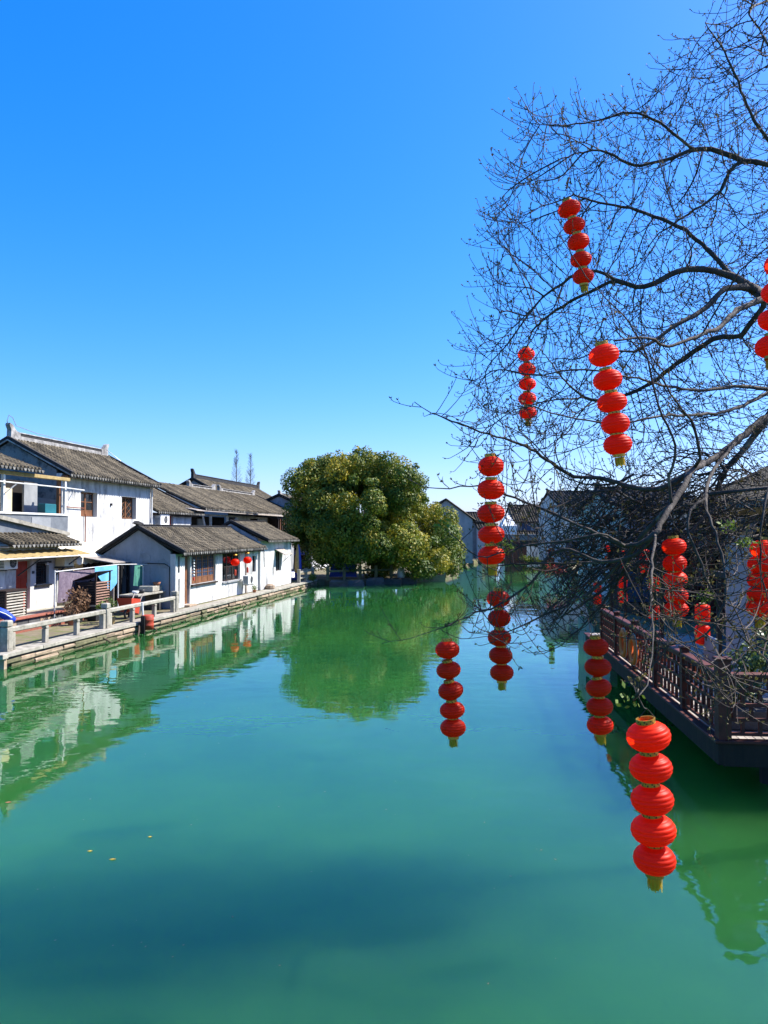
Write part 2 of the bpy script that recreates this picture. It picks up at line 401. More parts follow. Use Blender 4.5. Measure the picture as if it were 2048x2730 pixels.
# stone railing on the quay
rail = thing('stone_railing', 'pale weathered stone railing with square posts along the left quay', 'railing', LEFT, (.7, .3, QZ))
def rpost(u, v, top=1.42, wdt=.26):
    o = part('post', MB().cbox(u - wdt / 2, u + wdt / 2, v - wdt / 2, v + wdt / 2, QZ, top - .22, .012).cbox(u - wdt / 2 - .0, u + wdt / 2, v - wdt / 2, v + wdt / 2, top - .205, top, .03), 'stone_pale', rail)
    part('panel', MB().cbox(u - wdt / 2 + .05, u + wdt / 2 - .05, v - wdt / 2 - .012, v - wdt / 2 + .02, QZ + .08, top - .3, .008), 'stone_pale', o)
def rspan(u0, u1, v, zt=1.19, nb=2, th=.17):
    part('rail', MB().cbox(u0, u1, v - .085, v + .085, zt - th, zt, .03, rn, .004), 'stone_pale', rail)
    for k in range(1, nb + 1):
        uu = u0 + (u1 - u0) * k / (nb + 1)
        part('baluster', MB().cbox(uu - .09, uu + .09, v - .07, v + .07, QZ, zt - th - .11, .01).cbox(uu - .075, uu + .075, v - .09, v + .09, zt - th - .10, zt - th - .005, .02), 'stone_pale', rail)
for uu in (.62, 6.55, 12.75): rpost(uu, .3)
rspan(.75, 6.42, .3, nb=2); rspan(6.68, 12.62, .3, nb=2)
for uu in (.86, 6.31, 6.79, 12.5): part('jamb', MB().cbox(uu - .08, uu + .08, .21, .39, QZ, 1.01, .012), 'stone_pale', rail)
part('solid_panel', MB().cbox(.56, .68, .44, 3.2, QZ, 1.15, .012), 'stone_dark', rail, label='solid end panel toned dark as shade')  # dark stone colour stands in for shade on this end face

# ------------------------------------------------------------------ building helpers
def wall_u(name, parent, mat, u0, u1, v0, t, z0, z1, holes=()):
    """wall along the x axis with openings (ua,ub,za,zb) and their reveals; one welded mesh"""
    mb = MB()
    us = sorted({u0, u1, *[h[0] for h in holes], *[h[1] for h in holes]}); zs = sorted({z0, z1, *[h[2] for h in holes], *[h[3] for h in holes]})
    inh = lambda a, b: any(h[0] - 1e-6 <= a and b[0] <= h[1] + 1e-6 and h[2] - 1e-6 <= b[1] and b[2] <= h[3] + 1e-6 for h in holes)
    for i in range(len(us) - 1):
        for k in range(len(zs) - 1):
            a, b, c, d = us[i], us[i + 1], zs[k], zs[k + 1]
            if any(h[0] - 1e-6 <= a and b <= h[1] + 1e-6 and h[2] - 1e-6 <= c and d <= h[3] + 1e-6 for h in holes): continue
            mb.wq((a, v0, c), (b, v0, c), (b, v0, d), (a, v0, d)); mb.wq((a, v0 + t, c), (a, v0 + t, d), (b, v0 + t, d), (b, v0 + t, c))
    for (a, b, c, d) in holes:
        mb.wq((a, v0, c), (a, v0, d), (a, v0 + t, d), (a, v0 + t, c)); mb.wq((b, v0, c), (b, v0 + t, c), (b, v0 + t, d), (b, v0, d))
        mb.wq((a, v0, d), (b, v0, d), (b, v0 + t, d), (a, v0 + t, d)); mb.wq((a, v0, c), (a, v0 + t, c), (b, v0 + t, c), (b, v0, c))
    mb.wq((u0, v0, z0), (u0, v0 + t, z0), (u0, v0 + t, z1), (u0, v0, z1)); mb.wq((u1, v0, z0), (u1, v0, z1), (u1, v0 + t, z1), (u1, v0 + t, z0))
    mb.wq((u0, v0, z1), (u0, v0 + t, z1), (u1, v0 + t, z1), (u1, v0, z1))
    return part(name, mb, mat, parent)

TILE_W = .25
def tile_row_mesh(name, prof, mat, seed, wid=.15):
    """a run of overlapping half-round cover tiles following prof [(v,z)] from eave to ridge, centred on x=0"""
    r = random.Random(seed); mb = MB()
    L_ = [0]
    for i in range(len(prof) - 1): L_.append(L_[-1] + math.dist(prof[i], prof[i + 1]))
    def P(s):
        s = max(0, min(L_[-1], s))
        for i in range(len(prof) - 1):
            if s <= L_[i + 1] + 1e-9:
                t = (s - L_[i]) / (L_[i + 1] - L_[i]); a, b = prof[i], prof[i + 1]
                return (a[0] + (b[0] - a[0]) * t, a[1] + (b[1] - a[1]) * t)
        return prof[-1]
    n = max(2, int(L_[-1] / .21)); st = L_[-1] / n
    for k in range(n):
        jx, jz, w_ = r.uniform(-.014, .014), r.uniform(-.006, .012), wid * r.uniform(.92, 1.06)
        a, b = P(k * st), P((k + 1) * st + .02)
        pts = []
        for q, lift in ((a, .034), (b, .004)):
            for (cx, cz) in ((-.5, 0), (-.34, .42), (0, .6), (.34, .42), (.5, 0)):
                pts.append((jx + cx * w_, q[0], q[1] + lift + jz + cz * w_))
        mb.add(pts, [(i, i + 1, i + 6, i + 5) for i in range(4)] + [(4, 3, 2, 1, 0)])
    return mesh_of(name, mb, (0, 0, 0), mat)

def tiled_roof(th, u0, u1, ve, ze, vr, zr, rows=True, sag=.06, mat='tile', drip=True, back=None, wid=.15, thick=.10, pitch=TILE_W):
    """one (or two) tiled slopes between eave and ridge"""
    def prof(va, za, vb, zb):
        return [(va + (vb - va) * t, za + (zb - za) * t - sag * 4 * t * (1 - t)) for t in (0, .2, .4, .6, .8, 1)]
    p = prof(ve, ze, vr, zr)
    b = base_of(th)
    slopes = [(p, 'roof')] + ([(prof(back[0], back[1], vr, zr), 'back_roof')] if back else [])
    made = []
    for pr, nm in slopes:
        mb = MB(); n = len(pr)
        top = [(v, z) for v, z in pr]; bot = [(v, z - thick) for v, z in pr]
        pts = [(u, v, z) for u in (u0, u1) for v, z in top + bot]
        m2 = 2 * n
        F = []
        for i in range(n - 1):
            F += [(i, i + 1, m2 + i + 1, m2 + i), (n + i, m2 + n + i, m2 + n + i + 1, n + i + 1), (i, n + i, n + i + 1, i + 1), (m2 + i, m2 + i + 1, m2 + n + i + 1, m2 + n + i)]
        F += [(0, m2, m2 + n, n), (n - 1, n + n - 1, m2 + n + n - 1, m2 + n - 1)]
        mb.add(pts, F)
        made.append(part(nm, mb, 'tile_pan', th))
    if rows:
        n = max(2, int((u1 - u0) / pitch)); st = (u1 - u0) / n
        for pr, ro in zip([s_[0] for s_ in slopes], made):
            mes = [tile_row_mesh('tile_row', [(v - b[1], z - b[2]) for v, z in pr], mat, 11 + k * 7, wid * st / .25) for k in range(3)]
            for k in range(n):
                o = bpy.data.objects.new('tile_row', mes[(k * 7 + k // 3) % 3]); col.objects.link(o)
                o.parent = ro; o.location = (u0 + (k + .5) * st - b[0], 0, 0)
        if drip:
            d = MB(); wv = st * .40; sg = 1 if vr > ve else -1
            d.add([(-wv, -.03 * sg, .01), (wv, -.03 * sg, .01), (wv * .55, -.035 * sg, -.085), (0, -.035 * sg, -.125), (-wv * .55, -.035 * sg, -.085),
                   (-wv, .0, .01), (wv, .0, .01), (wv * .55, .0, -.085), (0, .0, -.125), (-wv * .55, .0, -.085)],
                  [(0, 4, 3, 2, 1), (5, 6, 7, 8, 9), (0, 1, 6, 5), (1, 2, 7, 6), (2, 3, 8, 7), (3, 4, 9, 8), (4, 0, 5, 9)])
            me = mesh_of('drip_tile', d, (0, 0, 0), 'tile_edge')
            cp = MB().lathe([(.0, -.02), (.055, -.018), (.062, .0), (.06, .03)], n=8)
            cp.v = [(x, z * -sg * -1, y) for x, y, z in cp.v]
            for k in range(n + 1):
                o = bpy.data.objects.new('drip_tile', me); col.objects.link(o); o.parent = made[0]
                o.location = (u0 + k * st - b[0], ve - b[1] - .004 * sg, ze - b[2])
                o.rotation_euler = (rn.uniform(-.12, .12), 0, 0)
    return made[0]

def ridge(th, u0, u1, v, z, h=.28, white=True, ends=True, dark=True, wid=.2):
    """raised ridge: whitewashed base, dark band, cap and upswept end blocks"""
    r = part('ridge', MB().cbox(u0 + .1, u1 - .1, v - wid / 2, v + wid / 2, z - .12, z + h * .45, .02), 'ridge_white' if white else 'ridge_dark', th)
    if dark: part('ridge_band', MB().box(u0 + .5, u1 - .5, v - wid * .42, v + wid * .42, z + h * .45 + .002, z + h * .8), 'ridge_dark', r)
    part('ridge_cap', MB().cbox(u0 + .15, u1 - .15, v - wid * .6, v + wid * .6, z + h * .8 + .003, z + h, .02), 'ridge_white' if white else 'ridge_dark', r)
    if ends:
        for s_, e in ((1, u0), (-1, u1)):
            pl = [(e, z - .1), (e + s_ * .75, z - .1), (e + s_ * .75, z + h * .9), (e + s_ * .42, z + h * 1.15), (e + s_ * .16, z + h * 1.9), (e - s_ * .06, z + h * 2.1), (e - s_ * .1, z + h * 1.8), (e + s_ * .03, z + h * 1.2)]
            part('ridge_end', MB().prism(pl, 1, v - wid * .62, v + wid * .62), 'ridge_white' if white else 'ridge_dark', r)
    return r

def gable(name, th, mat, u, t, v0, v1, zb, ze0, ze1, vr, zr):
    return part(name, MB().prism([(v0, zb), (v1, zb), (v1, ze1), (vr, zr), (v0, ze0)], 0, u, u + t), mat, th)
def verge(th, u, ve, ze, vr, zr, vb=None, zb=None, mat='ridge_dark', wdt=.16, white=False):
    for k, (a, b) in enumerate((((ve, ze), (vr, zr)), ((vb, zb), (vr, zr)))):
        if a[0] is None: continue
        vg = part('verge', MB().bar((u, a[0], a[1] + .03), (u, b[0], b[1] + .03), wdt, .13), mat, th)
        if white: part('verge_band', MB().bar((u - wdt * .35, a[0], a[1] - .10), (u - wdt * .35, b[0], b[1] - .10), .05, .07), 'ridge_white', vg)

def lattice_window(th, u0, u1, v, z0, z1, leaves=2, fmat='wood_brown', glass='glass_dark', style='grid', low=0.0):
    wl = (u1 - u0) / leaves
    for k in range(leaves):
        a, b = u0 + k * wl + .008, u0 + (k + 1) * wl - .008
        fw = .055
        fr = MB().box(a, a + fw, v, v + .05, z0, z1).box(b - fw, b, v, v + .05, z0, z1).box(a + fw, b - fw, v + .002, v + .048, z0, z0 + fw).box(a + fw, b - fw, v + .002, v + .048, z1 - fw, z1)
        zl = z0 + fw
        if low: fr.box(a + fw, b - fw, v + .015, v + .04, z0 + fw, z0 + low); fr.box(a + fw, b - fw, v + .004, v + .046, z0 + low, z0 + low + .04); zl = z0 + low + .04
        win = part('window', fr, fmat, th)
        part('pane', MB().box(a + fw * .5, b - fw * .5, v + .03, v + .04, zl, z1 - fw), glass, win)
        mt = MB(); w_ = .022
        if style == 'grid':
            for q in (1, 2): mt.box(a + (b - a) * q / 3 - w_ / 2, a + (b - a) * q / 3 + w_ / 2, v + .012, v + .03, zl, z1 - fw)
            for q in (.18, .34, .66, .82): zz = zl + (z1 - fw - zl) * q; mt.box(a + fw, b - fw, v + .008, v + .026, zz - w_ / 2, zz + w_ / 2)
        elif style == 'diamond':
            cx = (a + b) / 2; n = 3; hh = (z1 - fw - zl) / n
            for q in range(n):
                c = zl + hh * (q + .5)
                for sx in (-1, 1):
                    for sz in (-1, 1): mt.bar((cx + sx * (b - a) * .36, v + .02, c), (cx, v + .02, c + sz * hh * .5), .022, .02, (0, 1, 0))
        else:
            zz = (zl + z1 - fw) / 2; mt.box(a + fw, b - fw, v + .01, v + .03, zz - w_, zz + w_)
        part('lattice', mt, fmat, win)

def ac_unit(frame, u, v, z, label, w_=.85, d=.34, h=.58, rz=0.0):
    t = thing('air_conditioner', label, 'air conditioner', frame, (u, v, z), 'outdoor units of air conditioners on the left bank', rz)
    part('body', MB().cbox(u - w_ / 2, u + w_ / 2, v - d, v, z + .05, z + h, .02), 'metal_white', t)
    g = MB()
    for k in range(14):
        a = 2 * math.pi * k / 14; c = (u + .1, v - d - .012, z + .05 + h / 2 - .02)
        g.bar((c[0] + .04 * math.cos(a), c[1], c[2] + .04 * math.sin(a)), (c[0] + .21 * math.cos(a), c[1], c[2] + .21 * math.sin(a)), .008, .008, (0, 1, 0))
    dk = MB().lathe([(.0, 0), (.215, 0), (.215, .01), (0, .01)], n=20); dk.v = [(u + .1 + x, v - d - .006 + y_ * 0 - z_, z + .03 + h / 2 + y_) for x, y_, z_ in dk.v]
    part('fan_opening', dk, 'plastic_black', t); part('fan_grille', g, 'metal_white', t)
    for k in range(7): part('vent_slot', MB().box(u - w_ / 2 - .004, u - w_ / 2 + .002, v - d + .05, v - .05, z + .12 + k * .06, z + .15 + k * .06), 'plastic_black', t)
    for sx in (-1, 1): part('bracket', MB().box(u + sx * w_ * .35 - .02, u + sx * w_ * .35 + .02, v - d, v + .03, z, z + .05), 'metal_dark', t)
    return t

# ------------------------------------------------------------------ two-storey white house (left)
bh = thing('white_house', 'tall two-storey white house with long tiled roof and two carved brown windows', 'house', LEFT, (12.8, 6.2, QZ))
W1, W2 = (14.45, 16.0, 4.98, 6.24), (18.55, 20.2, 4.93, 6.18)
wall_u('front_wall', bh, 'plaster', 12.8, 22.0, 6.2, .3, QZ, 7.05, [W1, W2])
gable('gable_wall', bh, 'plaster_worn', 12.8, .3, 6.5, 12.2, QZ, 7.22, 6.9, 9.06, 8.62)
gable('gable_wall', bh, 'plaster', 21.7, .3, 6.5, 12.2, QZ, 7.22, 6.9, 9.06, 8.62)
part('gable_patch', MB().prism([(6.52, 3.2), (8.6, 3.2), (8.4, 5.5), (7.6, 5.9), (6.52, 5.75)], 0, 12.785, 12.799), 'plaster_grey', bh)
part('corner_pipe', MB().tube([(21.95, 6.1, 6.9), (21.95, 6.1, 3.2)], .05, 8), 'pipe_white', bh)
part('dark_room', MB().box(13.6, 21.4, 6.62, 6.7, 4.5, 6.6), 'interior_shade', bh)
lattice_window(bh, W1[0] + .04, W1[1] - .04, 6.42, W1[2] + .03, W1[3] - .03, 2, 'wood_brown', 'glass_dark', 'bar', low=.28)
lattice_window(bh, W2[0] + .04, W2[1] - .04, 6.42, W2[2] + .03, W2[3] - .03, 2, 'wood_brown', 'glass_dark', 'diamond')
tiled_roof(bh, 12.68, 22.15, 5.62, 6.98, 9.06, 8.78, back=(12.5, 6.9))
part('eave_board', MB().box(12.7, 22.1, 5.86, 6.19, 6.86, 6.93), 'wood_brown', bh)
for k in range(36):
    uu = 12.85 + k * .26
    part('rafter_end', MB().box(uu - .035, uu + .035, 5.66, 5.85, 6.83, 6.90), 'ridge_white' if k % 2 else 'tile_edge', bh)
ridge(bh, 12.75, 21.9, 9.06, 8.84, .34)
verge(bh, 12.72, 5.6, 7.02, 9.06, 8.82, 12.5, 6.94, white=True)
verge(bh, 22.1, 5.6, 7.02, 9.06, 8.82, white=True)
part('lightning_wire', MB().tube([(12.8, 9.06, 9.1), (12.62, 9.06, 9.65), (12.75, 9.06, 9.95), (13.05, 9.06, 9.85), (13.3, 9.06, 9.5), (15, 9.06, 9.32), (18, 9.06, 9.26), (21.6, 9.06, 9.3), (22.1, 8.2, 8.5), (22.15, 6.6, 7.55)], .018, 5), 'metal_grey', bh)
part('wall_hook', MB().box(17.3, 17.42, 6.12, 6.2, 5.62, 5.75), 'black', bh)
ac_unit(LEFT, 20.3, 6.2, 3.6, 'outdoor air conditioner low on the tall white house wall behind the grey gable')
for pnm, pts in (('drying_pole', [(13.0, 6.1, 5.55), (13.0, 4.9, 5.5), (14.4, 4.9, 5.5)]),):
    part('red_pipe', MB().tube([(14.75, 6.12, 5.1), (14.75, 6.12, 3.0)], .03, 6).tube([(12.9, 6.12, 5.42), (14.7, 6.12, 5.40)], .025, 6), 'metal_rust', bh)

# ------------------------------------------------------------------ door house with balcony (far left)
dh = thing('door_house', 'low white house with red panelled door beneath a yellow awning', 'house', LEFT, (6.0, 5.25, .6))
DR, WN = (8.05, 9.02, .88, 2.95), (9.42, 10.36, 1.88, 2.80)
wall_u('front_wall', dh, 'plaster', 4.0, 11.0, 5.25, .25, QZ, 3.62, [DR, WN])
part('side_wall', MB().box(10.75, 11.0, 5.5, 10, QZ, 3.62), 'plaster', dh)
part('near_wall', MB().box(4.0, 4.25, 5.5, 10, QZ, 3.62), 'plaster', dh)
dd = part('door', MB().box(DR[0], DR[1], 5.40, 5.46, DR[2], DR[3]), 'door_red', dh)
for (x, z0, z1) in ((.08, .12, .75), (.53, .12, .75), (.08, .9, 1.35), (.53, .9, 1.35), (.08, 1.5, 1.95), (.53, 1.5, 1.95)):
    part('door_panel', MB().cbox(DR[0] + x, DR[0] + x + .36, 5.385, 5.405, DR[2] + z0, DR[2] + z1, .008), 'door_red', dd)
part('handle', MB().tube([(DR[1] - .07, 5.36, 1.85), (DR[1] - .07, 5.36, 2.0)], .02, 6), 'metal_grey', dd)
part('interior_shade', MB().box(9.2, 10.6, 5.58, 5.66, 1.7, 2.95), 'interior_shade', dh)
lattice_window(dh, WN[0] + .03, WN[1] - .03, 5.36, WN[2] + .03, WN[3] - .03, 1, 'wood_dark', 'glass_dark', 'grid')
part('window_sill', MB().box(WN[0] - .1, WN[1] + .1, 5.14, 5.26, WN[2] - .08, WN[2] - .01), 'black', dh)
part('window_head', MB().box(WN[0] - .1, WN[1] + .06, 5.16, 5.26, WN[3] + .01, WN[3] + .09), 'black', dh)
part('number_plate', MB().box(9.13, 9.30, 5.235, 5.25, 2.38, 2.5), 'metal_dark', dh)
part('socket_box', MB().box(10.1, 10.2, 5.16, 5.25, 2.72, 2.84), 'metal_white', dh)
part('down_pipe', MB().tube([(10.85, 5.16, 3.55), (10.85, 5.16, 1.0)], .05, 8), 'pipe_white', dh)
tiled_roof(dh, 6.9, 11.75, 4.55, 3.66, 5.7, 4.12, sag=.02)
part('soffit', MB().box(6.9, 11.7, 4.75, 5.24, 3.54, 3.60), 'ridge_white', dh)
# step and terrace of the house
ter = thing('brick_terrace', 'raised terrace edged with red brick and dark granite panels before the red door', 'terrace', LEFT, (6, 3.6, QZ))
part('slab', MB().box(4, 11.6, 3.55, 5.24, QZ - .3, .80), 'stone_pale', ter)
part('edging', MB().cbox(4, 11.6, 3.40, 3.75, .80, .87, .01), 'brick_red', ter)
for k in range(10):
    part('facing_panel', MB().cbox(4.2 + k * .74, 4.9 + k * .74, 3.50, 3.56, .50, .79, .008), 'stone_dark' if k % 3 != 1 else 'stone_pink', ter)
part('brick_ledge', MB().cbox(4, 11.4, 2.75, 3.2, QZ - .05, .62, .02), 'brick_red', ter)
# balcony storey above it
bl = thing('balcony_room', 'open upper balcony room with shade-toned panels over the yellow awning', 'balcony', LEFT, (6, 5.6, 4.0))
part('parapet', MB().box(4.0, 12.4, 5.62, 5.78, 4.0, 4.95), 'panel_shade', bl)
part('parapet_rail', MB().cbox(4.0, 12.45, 5.56, 5.80, 4.96, 5.05, .01), 'pipe_white', bl)
part('panel', MB().box(9.6, 11.0, 5.60, 5.618, 4.1, 4.85), 'plaster_grey', bl)
part('back_wall', MB().box(4.0, 12.4, 7.4, 7.6, 4.0, 6.6), 'interior_shade', bl)  # near-black wall: the open room's shade put into its colour
part('pale_panel', MB().box(9.2, 10.6, 7.3, 7.39, 5.0, 6.2), 'cream', bl)
part('white_partition', MB().box(10.9, 11.9, 6.9, 7.0, 5.0, 6.5), 'plaster_grey', bl)
part('brown_shutter', MB().box(9.8, 10.0, 7.2, 7.29, 5.0, 6.4), 'wood_brown', bl)
part('floor', MB().box(4.0, 12.4, 5.78, 8.0, 3.95, 4.05), 'stone_pale', bl)
part('near_end', MB().box(3.9, 4.0, 5.7, 8.2, 4.0, 6.6), 'plaster_grey', bl)
for uu in (7.75, 12.2): part('post', MB().box(uu - .06, uu + .06, 5.62, 5.74, 5.05, 6.72), 'pipe_white', bl)
part('post', MB().box(11.95, 12.1, 5.8, 5.95, 5.05, 6.72), 'wood_brown', bl)
part('head_beam', MB().cbox(4.0, 12.5, 5.58, 5.78, 6.62, 6.78, .015), 'cloth_yellow', bl)
part('sliding_rail', MB().tube([(5, 5.52, 6.3), (12.3, 5.52, 6.28), (13.6, 5.5, 6.25)], .03, 6), 'pipe_white', bl)
part('brace', MB().bar((7.75, 5.55, 5.85), (8.5, 5.55, 6.3), .04, .04).bar((12.4, 5.6, 5.7), (12.75, 5.55, 6.2), .03, .03), 'metal_grey', bl)
tiled_roof(bl, 3.8, 9.8, 5.25, 6.92, 8.2, 8.0, sag=.03)
part('stair_slab', MB().bar((6.8, 5.50, 4.88), (12.3, 5.50, 4.1), .14, .16), 'stone_pale', bl)
single('plastic_crate', MB().cbox(10.9, 11.75, 5.82, 6.2, 5.06, 5.5, .02), 'crate_teal', LEFT, (11.3, 6.0, 5.05), 'teal plastic crate standing on the upper balcony', 'crate')

aw = thing('yellow_awning', 'long yellow corrugated awning on slanting dark struts over the red door', 'awning', LEFT, (6, 4.4, 3.2))
mb = MB(); n = 40
pts = []
for k in range(n + 1):
    uu = 5.2 + (12.1 - 5.2) * k / n; z_ = .025 * math.sin(k * 1.9)
    pts += [(uu, 4.2, 3.16 + z_), (uu, 5.22, 3.42 + z_)]
mb.add(pts, [(2 * k, 2 * k + 2, 2 * k + 3, 2 * k + 1) for k in range(n)])
mb.add([(x, y, z - .012) for x, y, z in pts], [(2 * k, 2 * k + 1, 2 * k + 3, 2 * k + 2) for k in range(n)])
part('sheet', mb, 'cloth_yellow', aw)
part('front_tube', MB().tube([(5.2, 4.19, 3.12), (12.1, 4.19, 3.12)], .03, 6), 'pipe_white', aw)
for uu in (8.3, 11.2): part('strut', MB().bar((uu, 4.22, 3.1), (uu - .2, 5.2, 2.35), .05, .05), 'metal_dark', aw)
ac_unit(LEFT, 7.2, 5.2, 2.62, 'outdoor air conditioner beneath the yellow awning left of the red door', .8)
wh = thing('wall_cabinet', 'cream wall box on a bracket right of the dark window beneath the awning', 'wall box', LEFT, (11.1, 5.1, 2.6))
part('body', MB().cbox(10.75, 11.5, 4.72, 5.18, 2.62, 3.08, .02), 'cream', wh)
part('bracket', MB().box(10.7, 11.55, 4.7, 5.2, 2.56, 2.61).bar((10.72, 4.75, 2.58), (10.72, 5.2, 2.2), .04, .04), 'metal_dark', wh)

def louvred_box(u, v, z, w_, d, h, label, mat, roof=False):
    t = thing('louvred_cabinet', label, 'cabinet', LEFT, (u, v, z), 'slatted outdoor cabinets')
    for (x, y) in ((0, 0), (w_, 0), (0, d), (w_, d)): part('post', MB().box(u + x - .03, u + x + .03, v + y - .03, v + y + .03, z, z + h), 'wood_dark', t)
    part('backing', MB().box(u + .06, u + w_ - .06, v + .06, v + d - .06, z, z + h - .04), 'black', t)
    n = int(h / .11)
    fr = MB().add([(0, 0, 0), (w_ - .06, 0, 0), (w_ - .06, .03, .035), (0, .03, .035), (0, 0, .02), (w_ - .06, 0, .02), (w_ - .06, .03, .055), (0, .03, .055)], [(0, 3, 2, 1), (4, 5, 6, 7), (0, 1, 5, 4), (1, 2, 6, 5), (2, 3, 7, 6), (3, 0, 4, 7)])
    me = mesh_of('slat', fr, (0, 0, 0), mat)
    sd_ = MB().add([(0, 0, 0), (0, d - .06, 0), (.03, d - .06, .035), (.03, 0, .035), (0, 0, .02), (0, d - .06, .02), (.03, d - .06, .055), (.03, 0, .055)], [(0, 1, 2, 3), (4, 7, 6, 5), (0, 4, 5, 1), (1, 5, 6, 2), (2, 6, 7, 3), (3, 7, 4, 0)])
    me2 = mesh_of('slat', sd_, (0, 0, 0), 'wood_dark')
    for k in range(n):
        piece('slat', me, t, (u + .03, v - .03, z + .04 + k * h / n)); piece('slat', me2, t, (u - .03, v + .03, z + .04 + k * h / n))
    if roof:
        part('roof_board', MB().add([(u - .08, v - .12, z + h + .42), (u + w_ + .08, v - .12, z + h + .42), (u + w_ + .08, v + d + .1, z + h + .02), (u - .08, v + d + .1, z + h + .02),
                                     (u - .08, v - .12, z + h + .45), (u + w_ + .08, v - .12, z + h + .45), (u + w_ + .08, v + d + .1, z + h + .05), (u - .08, v + d + .1, z + h + .05)],
                                    [(0, 3, 2, 1), (4, 5, 6, 7), (0, 1, 5, 4), (1, 2, 6, 5), (2, 3, 7, 6), (3, 0, 4, 7)]), 'wood_dark', t)
        for x in (0, w_): part('prop', MB().box(u + x - .03, u + x + .03, v - .05, v + .01, z + h, z + h + .43), 'wood_dark', t)
    else: part('top', MB().box(u - .06, u + w_ + .06, v - .06, v + d + .06, z + h, z + h + .05), 'wood_dark', t)
    return t
louvred_box(5.6, 3.95, .87, 1.25, .6, 1.0, 'low pale slatted cabinet left of the red door', 'stone_pale')
louvred_box(9.3, 2.35, QZ, 1.15, .9, 1.6, 'tall brown slatted cabinet with slanting roof board behind the stone railing', 'slat_brown', True)

# white canopy and cream wall between the houses
cn = thing('white_canopy', 'white scalloped canopy beside the tall white house wall', 'canopy', LEFT, (12, 5, 2.6))
mb = MB(); n = 16; pts = []
for k in range(n + 1):
    uu = 11.5 + 3.9 * k / n; zz = -.07 if k % 2 else 0
    pts += [(uu, 6.18, 3.70), (uu, 5.2, 3.30), (uu, 4.6, 2.98), (uu, 4.58, 2.72 + zz)]
mb.add(pts, [(4 * k + q, 4 * k + 4 + q, 4 * k + 5 + q, 4 * k + 1 + q) for k in range(n) for q in range(3)])
part('cloth', mb, 'cloth_cream', cn)
part('frame_tube', MB().tube([(11.5, 4.62, 2.94), (15.4, 4.62, 2.94)], .025, 6), 'pipe_white', cn)
part('side_curtain', MB().prism([(4.7, QZ), (6.1, QZ), (6.1, 3.5), (4.7, 2.9)], 0, 11.42, 11.47), 'cream', cn)
lw = thing('low_wall', 'cream back wall behind the hanging laundry', 'wall', LEFT, (12, 5.4, QZ))
part('wall', MB().box(11.5, 17.5, 5.4, 5.55, QZ, 2.7), 'cream', lw)
part('doorway', MB().box(12.6, 13.6, 5.38, 5.399, QZ, 2.3), 'wood_brown', lw)

# laundry
def cloth(name, label, mat, pts_top, drop, waves, seed, lean=0.0):
    """pts_top: two ends (u,v,z) of the line the cloth hangs from; drop: list of lengths along it"""
    r = random.Random(seed); nx, nz = 18, 8; mb = MB(); pts = []
    a, b = Vector(pts_top[0]), Vector(pts_top[1])
    perp = Vector((-(b - a).y, (b - a).x, 0)).normalized()
    for i in range(nx + 1):
        t = i / nx; k = t * (len(drop) - 1); q = min(int(k), len(drop) - 2); dz = drop[q] + (drop[q + 1] - drop[q]) * (k - q)
        top = a.lerp(b, t)
        for j in range(nz + 1):
            s = j / nz
            off = math.sin(t * waves * 6.28 + seed) * .05 * s + math.sin(t * waves * 2.7 + s * 2) * .03 * s
            pts.append(top + perp * off + Vector((lean * s, 0, -dz * s)))
    mb.add(pts, [(i * (nz + 1) + j, (i + 1) * (nz + 1) + j, (i + 1) * (nz + 1) + j + 1, i * (nz + 1) + j + 1) for i in range(nx) for j in range(nz)])
    mb.add([p + perp * .012 for p in pts], [(i * (nz + 1) + j, i * (nz + 1) + j + 1, (i + 1) * (nz + 1) + j + 1, (i + 1) * (nz + 1) + j) for i in range(nx) for j in range(nz)])
    return single(name, mb, mat, LEFT, tuple(a), label, 'laundry', 'laundry on the poles', smooth=True)
cloth('purple_sheet', 'faded purple sheet hanging on the pole behind the slatted cabinet', 'cloth_purple', ((8.2, 3.35, 2.52), (11.0, 3.35, 2.50)), [1.3, 1.25, 1.3, 1.28], 5, 2)
cloth('blue_towel', 'sky-blue towel pegged slanting over the pole by the slatted cabinet', 'cloth_blue', ((10.35, 3.0, 2.64), (12.1, 2.9, 2.64)), [.25, .55, 1.0, 1.2, .8], 2.2, 4)
cloth('green_cloth', 'green cloth hanging on the pole before the grey gable', 'cloth_green', ((12.75, 2.35, 2.60), (13.55, 2.35, 2.60)), [.95, 1.02, 1.0], 3, 7)
pole = thing('drying_pole', 'long pale drying pole carrying the laundry in front of the houses', 'pole', LEFT, (8, 3.3, QZ))
part('bar', MB().tube([(8.0, 3.40, 2.54), (12.3, 2.92, 2.67), (13.9, 2.30, 2.62)], .022, 6), 'pipe_white', pole)
for (uu, vv) in ((8.0, 3.4), (12.3, 2.92)): part('upright', MB().tube([(uu, vv + .03, QZ), (uu, vv + .03, 2.6)], .03, 6), 'pipe_white', pole)

